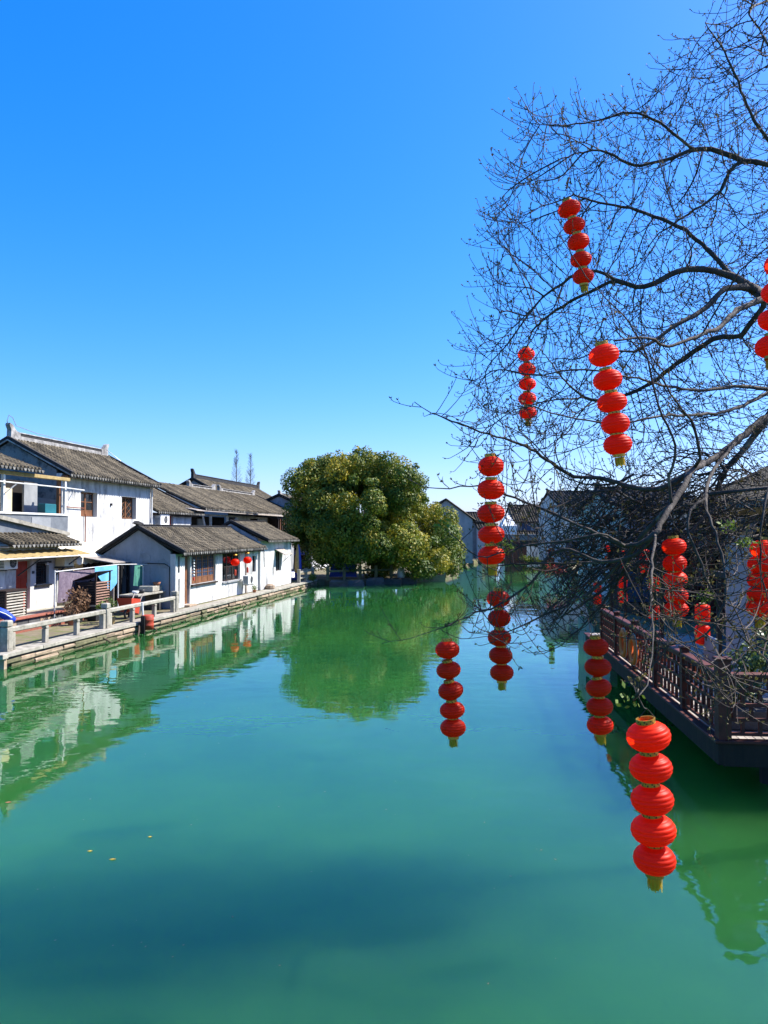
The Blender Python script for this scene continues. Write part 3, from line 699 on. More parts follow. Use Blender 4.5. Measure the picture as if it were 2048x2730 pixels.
# lean-to shed against the gable
sh = thing('lean_to_shed', 'dark open lean-to with a grey sheet roof against the gable', 'shed', LEFT, (11.9, 3.2, QZ))
part('roof_sheet', MB().add([(12.1, 3.1, 2.72), (13.9, 3.1, 2.72), (13.9, 4.7, 2.98), (12.1, 4.7, 2.98), (12.1, 3.1, 2.76), (13.9, 3.1, 2.76), (13.9, 4.7, 3.02), (12.1, 4.7, 3.02)],
     [(0, 3, 2, 1), (4, 5, 6, 7), (0, 1, 5, 4), (1, 2, 6, 5), (2, 3, 7, 6), (3, 0, 4, 7)]), 'wood_grey', sh)
part('inner_wall', MB().box(12.9, 13.0, 3.3, 4.6, QZ, 2.7), 'interior_shade', sh)
part('back_wall', MB().box(12.2, 13.9, 4.6, 4.7, QZ, 2.85), 'interior_shade', sh)
for uu, vv in ((12.25, 3.2), (13.0, 3.2), (13.7, 3.2)): part('post', MB().box(uu - .06, uu + .06, vv - .06, vv + .06, QZ, 2.7), 'wood_grey' if uu < 13 else 'black', sh)
part('brace', MB().bar((13.0, 3.15, 2.65), (13.55, 3.15, 1.9), .05, .05), 'metal_dark', sh)
# stone work bench beside the gable
wb = thing('stone_bench', 'stone work bench with a pale slab top against the blue-shaded gable', 'bench', LEFT, (12.4, 1.6, QZ))
part('slab', MB().cbox(11.2, 13.95, 1.35, 2.3, 1.26, 1.34, .01), 'stone_pale', wb)
for uu in (11.4, 13.5): part('support', MB().box(uu, uu + .25, 1.45, 2.2, QZ, 1.26), 'stone_dark', wb)
part('basin', MB().cbox(12.9, 13.85, 1.5, 2.2, 1.345, 1.62, .03), 'stone_pale', wb)
part('tap_pipe', MB().tube([(13.4, 2.26, 1.3), (13.4, 2.26, 2.55), (13.1, 2.24, 2.6)], .02, 6), 'pipe_white', wb)
def bowl(u, v, z, r, h, mat, label, name='bowl', cat='bowl', group=None):
    return single(name, MB().lathe([(r * .55, 0), (r * .8, h * .3), (r, h), (r * .93, h), (r * .7, h * .35), (0, h * .2)], (u, v, z), 14), mat, LEFT, (u, v, z), label, cat, group, smooth=True)
bowl(11.7, 1.75, 1.345, .16, .14, 'metal_white', 'small white bowl on the left end of the stone bench')
bowl(12.15, 1.7, 1.345, .2, .18, 'plastic_black', 'black basin beside the white bowl on the stone bench')
bowl(13.5, 1.6, 1.625, .2, .16, 'terracotta', 'terracotta bowl on the stone basin of the bench')

def leaves_mesh(mb, c, rad, n, size, r, flat=1.0):
    for _ in range(n):
        while True:
            p = Vector((r.uniform(-1, 1), r.uniform(-1, 1), r.uniform(-1, 1)))
            if .25 < p.length < 1: break
        p = Vector((p.x * rad[0], p.y * rad[1], p.z * rad[2])) + Vector(c)
        d = Vector((r.gauss(0, 1), r.gauss(0, 1), r.gauss(0, 1))).normalized(); e = d.cross(Vector((r.gauss(0, 1), r.gauss(0, 1), r.gauss(0, 1)))).normalized()
        s = size * r.uniform(.6, 1.3)
        mb.add([p, p + d * s * .5 + e * s * .28, p + d * s, p + d * s * .5 - e * s * .28], [(0, 1, 2, 3)])
    return mb
def pot_plant(frame, u, v, z, label, pot_r, pot_h, crown, n, size, lmat, pmat, seed, stems=5):
    r = random.Random(seed)
    t = thing('pot_plant', label, 'plant', frame, (u, v, z), 'potted plants on the left quay')
    part('pot', MB().lathe([(pot_r * .7, 0), (pot_r, pot_h), (pot_r * 1.1, pot_h), (pot_r * 1.1, pot_h + .03), (pot_r * .9, pot_h + .03), (pot_r * .85, pot_h - .03), (0, pot_h - .03)], (u, v, z), 12), pmat, t, True)
    st = MB()
    for k in range(stems):
        a = r.uniform(0, 6.28); q = r.uniform(.2, .8)
        st.tube([(u, v, z + pot_h - .04), (u + math.cos(a) * crown[0] * q * .5, v + math.sin(a) * crown[1] * q * .5, z + pot_h + crown[2] * .8), (u + math.cos(a) * crown[0] * q, v + math.sin(a) * crown[1] * q, z + pot_h + crown[2] * (1 + q))], [.012, .009, .004], 4)
    part('stems', st, 'bark_brown', t, kind='stuff')
    part('foliage', leaves_mesh(MB(), (u, v, z + pot_h + crown[2]), crown, n, size, r), lmat, t, kind='stuff')
    return t
pot_plant(LEFT, 8.2, 2.5, QZ, 'large withered brown shrub in a dark pot before the purple sheet', .26, .35, (.55, .5, .55), 420, .15, 'dry_leaf', 'plastic_black', 3, 14)
pot_plant(LEFT, 7.3, 2.2, QZ, 'small withered plant beside the brick ledge', .2, .25, (.4, .35, .3), 160, .13, 'dry_leaf', 'terracotta', 4, 8)
pot_plant(LEFT, 7.75, 1.1, .75, 'green plant in a white trough on the railing ledge', .22, .25, (.26, .24, .16), 160, .12, 'green_leaf', 'metal_white', 8)
pot_plant(LEFT, 8.45, 1.2, .70, 'dark leafy plant next to the white trough behind the railing', .2, .26, (.3, .3, .24), 150, .12, 'shrub_leaf', 'plastic_black', 9)
pot_plant(LEFT, 24.3, .45, QZ, 'small green plant at the foot of the wall under the air conditioner', .12, .14, (.22, .16, .16), 90, .09, 'green_leaf', 'terracotta', 12)
for k, (uu, mm, lb) in enumerate(((7.25, 'cream', 'yellowish jar behind the railing foot, left of three'), (7.55, 'terracotta', 'orange clay jar behind the railing foot, middle of three'), (7.85, 'cloth_yellow', 'tan jar behind the railing foot, right of three'))):
    bowl(uu, .75, QZ, .13, .3, mm, lb, 'jar', 'jar', 'jars behind the railing')
binb = thing('waste_bin', 'black plastic bin standing left of the tall slatted cabinet', 'bin', LEFT, (8.9, 2.2, QZ))
part('body', MB().add([(8.72, 1.98, QZ), (9.1, 1.98, QZ), (9.1, 2.36, QZ), (8.72, 2.36, QZ), (8.66, 1.92, 1.0), (9.16, 1.92, 1.0), (9.16, 2.42, 1.0), (8.66, 2.42, 1.0)], [(0, 3, 2, 1), (4, 5, 6, 7), (0, 1, 5, 4), (1, 2, 6, 5), (2, 3, 7, 6), (3, 0, 4, 7)]), 'plastic_black', binb)
part('lid', MB().cbox(8.63, 9.19, 1.89, 2.45, 1.003, 1.07, .015), 'plastic_black', binb)
rb = thing('orange_barrow', 'orange-red tipped handcart leaning behind the middle of the railing', 'handcart', LEFT, (10.2, 1.0, QZ))
part('tray', MB().add([(9.7, .9, .75), (10.4, .9, .60), (10.4, 1.4, .60), (9.7, 1.4, .75), (9.55, .8, 1.35), (10.35, .8, 1.25), (10.35, 1.5, 1.25), (9.55, 1.5, 1.35)], [(0, 3, 2, 1), (0, 1, 5, 4), (1, 2, 6, 5), (2, 3, 7, 6), (3, 0, 4, 7)]), 'plastic_red', rb)
for vv in (.95, 1.35): part('handle', MB().tube([(9.8, vv, .7), (10.6, vv, 1.15), (10.85, vv, 1.45)], .025, 6), 'wood_grey', rb)
wl = MB().tube([(9.75 + .2 * math.cos(a * .3927), 1.12, .66 + .2 * math.sin(a * .3927)) for a in range(17)], .05, 6)
part('wheel', wl, 'plastic_black', rb, True)
# blue jacket over the rail post at the left edge
r_ = random.Random(3); jk = MB()
jk.lathe([(.0, -.30), (.30, -.28), (.42, -.12), (.43, .05), (.36, .2), (.30, .26), (.27, .34), (.24, .44), (.14, .52), (0, .54)], (0, 0, 0), 18)
jk.v = [(1.0 + x * .85 + .05 * math.sin(z * 23) * x, 1.28 + y * .6 + .04 * math.sin(z * 19), 1.52 + z) for x, y, z in jk.v]
jt = thing('blue_jacket', 'bright blue padded jacket with a white stripe heaped over the stone rail end', 'jacket', LEFT, (1.0, 1.28, 1.15))
part('body', jk, 'jacket_blue', jt, True)
part('sleeve', MB().tube([(.95, 1.0, 1.72), (1.2, .82, 1.55), (1.38, .72, 1.38), (1.46, .62, 1.30)], [.13, .15, .14, .09], 10), 'jacket_blue', jt, True)
part('stripe', MB().tube([(.92, .865, 1.68), (1.12, .70, 1.56), (1.27, .585, 1.42)], .018, 6), 'metal_white', jt)
part('support_shelf', MB().box(.7, 1.5, 1.0, 1.6, 1.05, 1.16), 'stone_dark', jt)

# red drum with a pipe in front of the quay
dr = thing('red_drum', 'rusty red drum with an upright pale pipe hung on the quay face', 'drum', LEFT, (8.75, -.32, .15))
part('body', MB().lathe([(0, 0), (.25, 0), (.25, .16), (.262, .18), (.25, .2), (.25, .38), (.262, .40), (.25, .42), (.25, .58), (.22, .60), (0, .60)], (8.75, -.34, .14), 20), 'drum_red', dr, True)
part('pipe', MB().tube([(8.62, -.2, .70), (8.62, -.16, 1.26)], .045, 8), 'pipe_white', dr)
part('pile', MB().box(8.42, 8.52, -.36, -.2, -1.5, .72), 'black', dr)
for k, (a, b) in enumerate((((8.5, -.1, .42), (7.6, -.5, -.1)), ((9.0, -.1, .40), (9.7, -.4, -.1)), ((5.6, -.15, .2), (6.0, -.4, -.15)), ((20.8, -.1, .2), (21.2, -.35, -.15)))):
    single('mooring_stick', MB().tube([a, ((a[0] + b[0]) / 2 + .05, (a[1] + b[1]) / 2, (a[2] + b[2]) / 2), b], [.03, .035, .025], 6), 'bark_brown', LEFT, a,
           ('dark stick slanting into the water left of the red drum', 'dark stick slanting into the water right of the red drum', 'short stick at the foot of the quay nearest the left edge', 'stick poking from the rubble under the long white cottage')[k], 'stick', 'sticks along the quay')

# ------------------------------------------------------------------ cottage on the quay
ct = thing('waterside_cottage', 'long low white cottage with brown lattice windows right on the quay', 'cottage', LEFT, (14.0, .9, QZ))
DO, WA, WB, WC = (15.05, 15.75, .55, 2.95), (15.95, 19.15, 1.50, 2.98), (20.15, 23.0, 1.36, 2.98), (25.2, 25.85, 1.66, 2.68)
wall_u('front_wall', ct, 'plaster', 14.0, 26.3, .9, .24, QZ, 3.12, [DO, WA, WB, WC])
gable('gable_wall', ct, 'plaster_shade', 14.0, .24, 1.14, 4.7, QZ, 3.25, 3.08, 2.8, 4.30)
part('corner_pilaster', MB().box(13.9, 14.95, .82, .899, QZ, 3.10), 'plaster', ct)
part('back_wall', MB().box(14.24, 26.3, 4.5, 4.7, QZ, 3.1), 'plaster', ct)
part('dark_room', MB().box(14.6, 26.2, 1.6, 1.7, QZ, 3.0), 'interior_shade', ct)
tiled_roof(ct, 13.82, 26.35, .35, 3.17, 2.8, 4.42, back=(4.95, 3.10))
ridge(ct, 13.95, 26.6, 2.8, 4.42, .16, white=False, ends=False, wid=.22)
part('ridge_tip', MB().prism([(13.5, 4.62), (14.3, 4.45), (14.3, 4.62), (13.75, 4.74)], 1, 2.7, 2.9), 'ridge_dark', ct)
verge(ct, 13.86, .32, 3.2, 2.8, 4.46, 4.97, 3.14)
part('fascia', MB().box(14.0, 26.2, .5, .56, 2.98, 3.05), 'wood_dark', ct)
d_ = part('door', MB().box(DO[0] + .03, DO[1] - .03, 1.02, 1.07, DO[2], DO[3]), 'wood_brown', ct)
for (z0, z1) in ((.7, 1.25), (1.45, 1.62), (1.75, 2.8)): part('door_panel', MB().cbox(DO[0] + .12, DO[1] - .12, 1.005, 1.025, z0, z1, .006), 'wood_brown', d_)
part('door_step', MB().cbox(14.95, 15.85, .55, .89, QZ, .55, .01), 'stone_pink', ct)
lattice_window(ct, WA[0] + .04, WA[1] - .04, 1.0, WA[2] + .02, WA[3], 4, 'wood_brown', 'glass_blue', 'grid', low=.30)
part('window_sill', MB().box(WA[0] - .08, WA[1] + .08, .78, .899, WA[2] - .09, WA[2] - .01), 'wood_dark', ct)
lattice_window(ct, WB[0] + .04, WB[1] - .04, 1.02, WB[2] + .02, WB[3], 3, 'wood_dark', 'glass_dark', 'bar')
part('window_sill', MB().box(WB[0] - .05, WB[1] + .05, .80, .899, WB[2] - .09, WB[2] - .01), 'plaster_grey', ct)
lattice_window(ct, WC[0] + .03, WC[1] - .03, 1.0, WC[2] + .02, WC[3] - .02, 1, 'wood_dark', 'glass_dark', 'bar')
part('dark_column', MB().box(23.85, 24.15, .84, .899, QZ, 3.05), 'wood_grey', ct)
part('drain_pipe', MB().tube([(14.2, .78, 3.0), (14.2, .78, 2.2)], .03, 6).tube([(14.25, .79, 1.9), (14.25, .79, .7)], .02, 6), 'metal_dark', ct)
part('cable', MB().tube([(13.93, 4.6, 2.62), (13.93, 3.4, 2.60), (13.93, 2.2, 2.66), (13.93, 1.4, 2.64), (13.93, 1.15, 2.5), (13.93, 1.12, 1.0)], .022, 5), 'black', ct)
for vv, z0 in ((1.3, 2.9), (2.2, 3.2), (3.5, 2.95)):
    part('patch', MB().prism([(vv, z0 - .5), (vv + .35, z0 - .45), (vv + .5, z0 - .1), (vv + .2, z0), (vv - .05, z0 - .2)], 0, 13.985, 13.999), 'plaster_grey', ct)
ac_unit(LEFT, 23.2, .62, 1.0, 'white air conditioner on the cottage wall under the two red lanterns', .95)
charm = thing('shell_string', 'string of white shell charms hanging beside the cottage door', 'charm', LEFT, (15.83, .72, 2.9))
part('cord', MB().tube([(15.83, .72, 2.92), (15.83, .72, 1.9)], .008, 4), 'cord', charm)
for k in range(6): part('charm', MB().lathe([(0, 0), (.05, .03), (.06, .06), (.04, .10), (0, .12)], (15.83, .72, 2.68 - k * .15), 8), 'metal_white', charm, True)
part('tassel', MB().lathe([(.05, 0), (.04, .14), (.01, .2)], (15.83, .72, 1.72), 8), 'plastic_red', charm, True)

# second cottage, a little higher
c2 = thing('tall_cottage', 'small white cottage with higher brown roof and a propped shutter at the quay end', 'cottage', LEFT, (26.3, .9, QZ))
WP = (29.5, 30.8, 1.5, 2.85)
wall_u('front_wall', c2, 'plaster', 26.3, 33.2, .75, .24, QZ, 3.60, [WP])
gable('gable_wall', c2, 'plaster_shade', 26.302, .22, .99, 4.6, QZ, 3.75, 3.6, 2.8, 4.72)
gable('gable_wall', c2, 'plaster', 32.98, .22, .99, 4.6, QZ, 3.75, 3.6, 2.8, 4.72)
tiled_roof(c2, 26.4, 33.4, .25, 3.62, 2.8, 4.86, back=(4.9, 3.6))
verge(c2, 26.4, .22, 3.66, 2.8, 4.9, 4.9, 3.64)
ridge(c2, 26.4, 33.4, 2.8, 4.86, .14, white=False, ends=False)
part('dark_room', MB().box(29, 31.5, 1.3, 1.4, 1.2, 3.1), 'interior_shade', c2)
lattice_window(c2, WP[0] + .03, WP[1] - .03, .9, WP[2] + .02, WP[3] - .02, 1, 'wood_dark', 'glass_dark', 'bar')
part('shutter', MB().add([(29.3, .74, 2.98), (31.2, .74, 2.98), (31.2, .05, 2.62), (29.3, .05, 2.62), (29.3, .74, 3.03), (31.2, .74, 3.03), (31.2, .05, 2.67), (29.3, .05, 2.67)], [(0, 3, 2, 1), (4, 5, 6, 7), (0, 1, 5, 4), (1, 2, 6, 5), (2, 3, 7, 6), (3, 0, 4, 7)]), 'wood_grey', c2)
part('shutter_stay', MB().bar((31.1, .1, 2.62), (31.1, .74, 2.1), .03, .03), 'metal_dark', c2)
part('cable', MB().tube([(26.9, .72, 3.0), (26.95, .72, 2.4), (27.0, .72, 1.9)], .02, 5), 'metal_dark', c2)
stn = single('boulder', MB().lathe([(.2, 0), (.32, .08), (.3, .25), (.15, .36), (0, .38)], (27.3, .42, QZ - .02), 9), 'stone_pink', LEFT, (27.3, .42, QZ), 'rounded pinkish boulder at the foot of the quay-end cottage wall', 'boulder')

# round red house lanterns
def round_lantern(frame, u, v, z, label, dia=.5, group='round lanterns under the cottage eave'):
    t = thing('round_lantern', label, 'lantern', frame, (u, v, z), group)
    n = 8; mb = MB(); N = 48
    prof = [(.12, -.40), (.3, -.36), (.44, -.22), (.5, 0), (.44, .22), (.3, .36), (.12, .40)]
    n0 = 0
    for (r, zz) in prof:
        for k in range(N):
            a = 6.2832 * k / N; q = r * dia * (1 - .06 * (1 - abs(math.cos(a * n))))
            mb.v.append((u + q * math.cos(a), v + q * math.sin(a), z + zz * dia))
    for i in range(len(prof) - 1):
        for k in range(N): a, b = i * N + k, i * N + (k + 1) % N; mb.f.append((a, b, b + N, a + N))
    part('body', mb, 'lantern_red', t, True)
    part('cap', MB().lathe([(.1, .39), (.13, .42), (.1, .47), (0, .47)], (u, v, z), 12), 'gold', t); t['x'] = 0; del t['x']
    part('tassel', MB().lathe([(.06, -.75), (.07, -.5), (.05, -.42), (0, -.41)], (u, v, z), 10), 'plastic_red', t)
    part('cord', MB().tube([(u, v, z + .2), (u, v, z + .48)], .008, 4), 'cord', t)
round_lantern(LEFT, 20.9, .42, 2.45, 'round red lantern under the cottage eave, left of the two', .50)
round_lantern(LEFT, 22.95, .42, 2.50, 'round red lantern under the cottage eave, right of the two', .50)

# terrace with stone rail and furled parasol
tr = thing('terrace_railing', 'pale stone railing round the small terrace at the quay end', 'railing', LEFT, (35, .2, QZ))
for uu, vv in ((33.5, .25), (35.4, .25), (37.4, .25), (37.4, 2.2)): part('post', MB().cbox(uu - .1, uu + .1, vv - .1, vv + .1, QZ, 1.45, .015), 'stone_pale', tr)
for z0, z1 in ((1.14, 1.27), (.72, .82)):
    part('rail', MB().cbox(33.6, 35.3, .19, .31, z0, z1, .01), 'stone_pale', tr); part('rail', MB().cbox(35.5, 37.3, .19, .31, z0, z1, .01), 'stone_pale', tr)
    part('rail', MB().cbox(37.34, 37.46, .35, 2.1, z0, z1, .01), 'stone_pale', tr)
um = thing('furled_parasol', 'furled yellow and blue parasol standing on the terrace', 'parasol', LEFT, (35.0, .75, QZ))
part('pole', MB().tube([(35, .75, QZ), (35, .75, 3.2)], .03, 8), 'metal_grey', um)
mb = MB(); prof = [(.05, 1.0), (.26, 1.05), (.27, 1.5), (.24, 2.1), (.17, 2.7), (.08, 3.1), (.0, 3.2)]; N = 32
for half, mt, nm in ((0, 'cloth_yellow', 'canopy'), (1, 'plastic_blue', 'canopy_panel')):
    mb = MB()
    for (r, zz) in prof:
        for k in range(17):
            a = math.pi * (k / 16 + half) + .6; q = r * (1 - .18 * abs(math.sin(a * 4)))
            mb.v.append((35 + q * math.cos(a), 0.75 + q * math.sin(a), zz + QZ * .2))
    for i in range(len(prof) - 1):
        for k in range(16): a = i * 17 + k; mb.f.append((a, a + 1, a + 18, a + 17))
    part(nm, mb, mt, um, True)
pot_plant(LEFT, 36.4, .0, .3, 'yellow-green creeper spilling over the terrace edge', .1, .1, (.7, .25, .3), 260, .14, 'green_leaf', 'stone_dark', 21)
wt = thing('white_table', 'small white cloth-covered table beside the furled parasol', 'table', LEFT, (34.2, 1.2, QZ))
part('cloth', MB().lathe([(.42, .35), (.40, .74), (.38, .76), (0, .76)], (34.2, 1.2, QZ), 14), 'pale_tent', wt); part('leg', MB().tube([(34.2, 1.2, QZ), (34.2, 1.2, 1.2)], .04, 6), 'metal_grey', wt)
single('sitting_cushion', MB().cbox(36.4, 37.0, 1.4, 1.9, QZ, 1.15, .06), 'plastic_blue', LEFT, (36.7, 1.6, QZ), 'blue covered seat at the far end of the quay terrace', 'seat')

# ------------------------------------------------------------------ houses behind
h1 = thing('roofed_house', 'white house with red column and air conditioner just right of the tall house', 'house', LEFT, (22.2, 6.2, QZ))
wall_u('front_wall', h1, 'plaster', 22.05, 27.9, 6.25, .25, QZ, 5.38, [(24.6, 25.2, 3.0, 5.2)])
part('column', MB().box(24.62, 25.0, 6.3, 6.45, QZ, 5.3), 'door_red', h1)
part('far_wall', MB().box(27.65, 27.9, 6.5, 10, QZ, 5.4), 'plaster', h1)
tiled_roof(h1, 22.2, 28.9, 5.75, 5.42, 9.9, 7.42)
part('eave_board', MB().box(22.1, 28.5, 5.9, 6.2, 5.22, 5.32), 'wood_dark', h1)
verge(h1, 28.95, 5.72, 5.46, 9.9, 7.5)
ridge(h1, 22.2, 29, 9.9, 7.44, .2, white=True, ends=False)
ac_unit(LEFT, 23.2, 6.24, 4.55, 'air conditioner under the tiled eave right of the tall white house', 1.2, .4, .75)
h2 = thing('long_roof_house', 'long brown-roofed house with dark open veranda behind the cottages', 'house', LEFT, (29, 6.2, QZ))
wall_u('front_wall', h2, 'plaster', 28.0, 51.0, 6.9, .25, QZ, 5.5, [(29.2, 38.6, 3.0, 5.4), (41.6, 44.2, 3.2, 5.35)])
part('veranda_back', MB().box(28.6, 39, 8.2, 8.3, QZ, 5.4), 'interior_shade', h2)
part('dark_room', MB().box(41, 45, 7.4, 7.5, QZ, 5.4), 'interior_shade', h2)
part('timber_wing', MB().box(46.4, 51.2, 6.0, 6.88, QZ, 5.5), 'wood_dark', h2)
for k in range(9): part('timber_post', MB().box(46.4 + k * .58, 46.52 + k * .58, 5.9, 5.99, QZ, 5.4), 'wood_brown' if k % 2 else 'wood_dark', h2)
part('end_panel', MB().box(50.0, 51.25, 5.84, 5.9, QZ, 5.45), 'plaster_grey', h2)
for uu in (29.3, 33.0, 36.4, 38.5): part('veranda_post', MB().box(uu - .08, uu + .08, 6.85, 7.0, 3.0, 5.4), 'pipe_white', h2)
part('veranda_brace', MB().bar((31.0, 6.7, 5.4), (32.0, 6.7, 3.4), .1, .1), 'metal_white', h2)
for k, (a, b) in enumerate(((29.6, 31), (33.4, 34.6), (36.6, 38.2))): part('veranda_door', MB().box(a, b, 8.1, 8.18, 3.0, 5.2), ('wood_brown', 'plaster_grey', 'wood_dark')[k], h2)
part('sheet_eave', MB().add([(27.4, 5.6, 5.62), (39.6, 5.6, 5.60), (39.6, 7.0, 5.85), (27.4, 7.0, 5.88), (27.4, 5.6, 5.67), (39.6, 5.6, 5.65), (39.6, 7.0, 5.9), (27.4, 7.0, 5.93)], [(0, 3, 2, 1), (4, 5, 6, 7), (0, 1, 5, 4), (1, 2, 6, 5), (2, 3, 7, 6), (3, 0, 4, 7)]), 'wood_grey', h2)
tiled_roof(h2, 29.1, 51.8, 5.65, 5.80, 9.9, 7.72, pitch=.3)
part('awning_strip', MB().box(39.4, 46.6, 5.5, 5.6, 5.60, 5.72), 'wood_grey', h2)
for a, b in ((35.6, 41.0), (41.9, 51.0)): ridge(h2, a, b, 9.9, 7.74, .26)
verge(h2, 51.8, 5.6, 5.85, 9.9, 7.78)
h3 = thing('back_house', 'grey-roofed house with dark straight ridge behind the long roof', 'house', LEFT, (42, 12, QZ))
tiled_roof(h3, 44.0, 62.0, 9.6, 7.1, 13.2, 9.0, pitch=.34, drip=False, back=(16.8, 7.1))
gable('gable_wall', h3, 'plaster_shade', 44.2, .3, 9.9, 16.5, QZ, 7.05, 7.05, 13.2, 8.85)
part('far_gable', MB().prism([(9.9, QZ), (16.5, QZ), (16.5, 7.0), (13.2, 8.85), (9.9, 7.0)], 0, 61.5, 61.8), 'plaster', h3)
part('front_wall', MB().box(44.5, 61.5, 9.9, 10.1, QZ, 7.0), 'plaster', h3)
ridge(h3, 43.9, 62.1, 13.2, 9.02, .42, white=False)
verge(h3, 44.0, 9.6, 7.14, 13.2, 9.05, 16.8, 7.14)
h4 = thing('shaded_house', 'blue-shaded white gable house beside the camphor tree', 'house', LEFT, (52, 4.1, QZ))
gable('gable_wall', h4, 'plaster_shade', 52.0, .3, 4.2, 11.2, QZ, 6.3, 6.3, 7.6, 7.72)
part('front_wall', MB().box(52.3, 60, 4.2, 4.4, QZ, 6.2), 'plaster', h4)
tiled_roof(h4, 51.85, 60.2, 3.8, 6.15, 7.6, 7.85, pitch=.34, drip=False, back=(11.6, 6.15))
ridge(h4, 51.9, 60, 7.6, 7.86, .22)
verge(h4, 51.9, 3.8, 6.2, 7.6, 7.92, 11.6, 6.2)
dw = part('dark_window', MB().box(51.95, 51.99, 5.0, 6.2, 2.4, 3.6), 'glass_dark', h4)
part('awning', MB().box(51.4, 51.99, 4.3, 6.6, 2.0, 2.1), 'plastic_blue', h4)
part('doorway', MB().box(51.94, 51.985, 4.6, 6.3, QZ, 1.9), 'interior_shade', h4)
part('down_pipe', MB().tube([(51.9, 4.3, 6.2), (51.9, 4.3, QZ)], .06, 6), 'metal_grey', h4)
part('cable', MB().tube([(51.93, 6.3, 4.25), (51.93, 5.4, 4.3), (51.93, 4.4, 4.5)], .02, 4), 'black', h4)
# ------------------------------------------------------------------ camphor tree
def leaf_cloud(name, parent, clumps, mat, size, seed):
    """clumps: (centre, radius, leaf count, tint); leaves on the outer shell of each clump"""
    r = random.Random(seed); V, F, T = [], [], []
    b = base_of(parent)
    for (c, rad, n, tint) in clumps:
        for _ in range(n):
            z = r.uniform(-.75, 1); a = r.uniform(0, 6.2832); q = math.sqrt(1 - z * z)
            nn = Vector((q * math.cos(a), q * math.sin(a), z))
            p = Vector(c) + nn * rad * (1 - .35 * r.random() ** 2) - b
            fn = (nn + Vector((r.gauss(0, .38), r.gauss(0, .38), r.gauss(.12, .38)))).normalized()
            d = fn.cross(Vector((r.gauss(0, 1), r.gauss(0, 1), r.gauss(0, 1)))).normalized()
            e = fn.cross(d)
            s = size * r.uniform(.6, 1.35); i = len(V)
            V += [p, p + d * s * .5 + e * s * .3, p + d * s, p + d * s * .5 - e * s * .3]
            F.append((i, i + 1, i + 2, i + 3)); T.append(max(0, min(1, tint + r.gauss(0, .13))))
    me = bpy.data.meshes.new(name); me.from_pydata([tuple(v) for v in V], [], F); me.materials.append(MATS[mat])
    at_ = me.attributes.new('tint', 'FLOAT', 'FACE'); at_.data.foreach_set('value', T); me.update()
    o = bpy.data.objects.new(name, me); col.objects.link(o); o.parent = parent; BASE[o.name] = b
    o['kind'] = 'stuff'
    return o

cr = random.Random(17)
cam_t = thing('camphor_tree', 'big round evergreen camphor tree with olive-yellow leaves leaning over the water', 'tree', WORLD, (-.6, 65.5, QZ))
lobes = [((-2.3, 64, 5.6), (4.6, 4.6, 4.9), 150), ((2.3, 66.5, 3.7), (3.6, 4.0, 3.9), 84), ((-5.2, 63, 4.2), (2.4, 3.0, 3.4), 34), ((-6.6, 63, 8.0), (1.1, 1.2, 1.0), 8),
         ((4.9, 68, 2.5), (1.6, 2.2, 2.3), 24), ((0.2, 62, 2.4), (4.6, 2.2, 2.0), 46), ((.6, 64, 8.2), (2.4, 2.8, 2.3), 30), ((-4.6, 63.4, 8.6), (1.9, 2.2, 1.6), 20)]
clumps = []
for (c, rr, n) in lobes:
    for _ in range(n):
        z = cr.uniform(-.8, 1); a = cr.uniform(0, 6.2832); q = math.sqrt(1 - z * z)
        k = cr.choice((cr.uniform(.5, .8), cr.uniform(.86, 1.0), cr.uniform(.9, 1.0)))
        p = (c[0] + rr[0] * q * math.cos(a) * k, c[1] + rr[1] * q * math.sin(a) * k, c[2] + rr[2] * z * k)
        if p[2] < .9: continue
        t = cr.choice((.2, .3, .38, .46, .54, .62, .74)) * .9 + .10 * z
        rad = cr.uniform(.6, 1.2)
        clumps.append((p, rad, int(640 * rad * rad), t))
for (c, rr, n) in lobes:                      # stray tufts that break the outline
    for _ in range(n // 3):
        z = cr.uniform(-.5, 1); a = cr.uniform(0, 6.2832); q = math.sqrt(1 - z * z); k = cr.uniform(1.04, 1.16)
        p = (c[0] + rr[0] * q * math.cos(a) * k, c[1] + rr[1] * q * math.sin(a) * k, c[2] + rr[2] * z * k)
        if p[2] > 1.2: clumps.append((p, cr.uniform(.28, .5), 90, cr.uniform(.25, .75)))
leaf_cloud('crown', cam_t, clumps, 'camphor_leaf', .20, 4)
part('trunk', MB().tube([(-.6, 65.5, .2), (-.7, 65.3, 1.8), (-1.0, 65, 3.2), (-1.4, 64.6, 5)], [.55, .45, .42, .3], 10), 'bark_brown', cam_t, True)
for p in (((-.8, 65.2, 2), (-3, 64, 4), (-5, 63.2, 5.4)), ((-.8, 65.2, 2.2), (1.6, 65.4, 3.2), (3.6, 66.4, 4.2)), ((-1.4, 64.6, 5), (-.6, 64.3, 7), (.6, 64, 9)), ((-1.2, 64.8, 4), (-3.2, 64, 6.4), (-4.4, 63.6, 8.4)), ((-.7, 65, 1.8), (0, 63, 2.3), (.6, 61.4, 2.5))):
    part('limb', MB().tube(p, [.26, .2, .1], 8), 'bark_brown', cam_t, True)

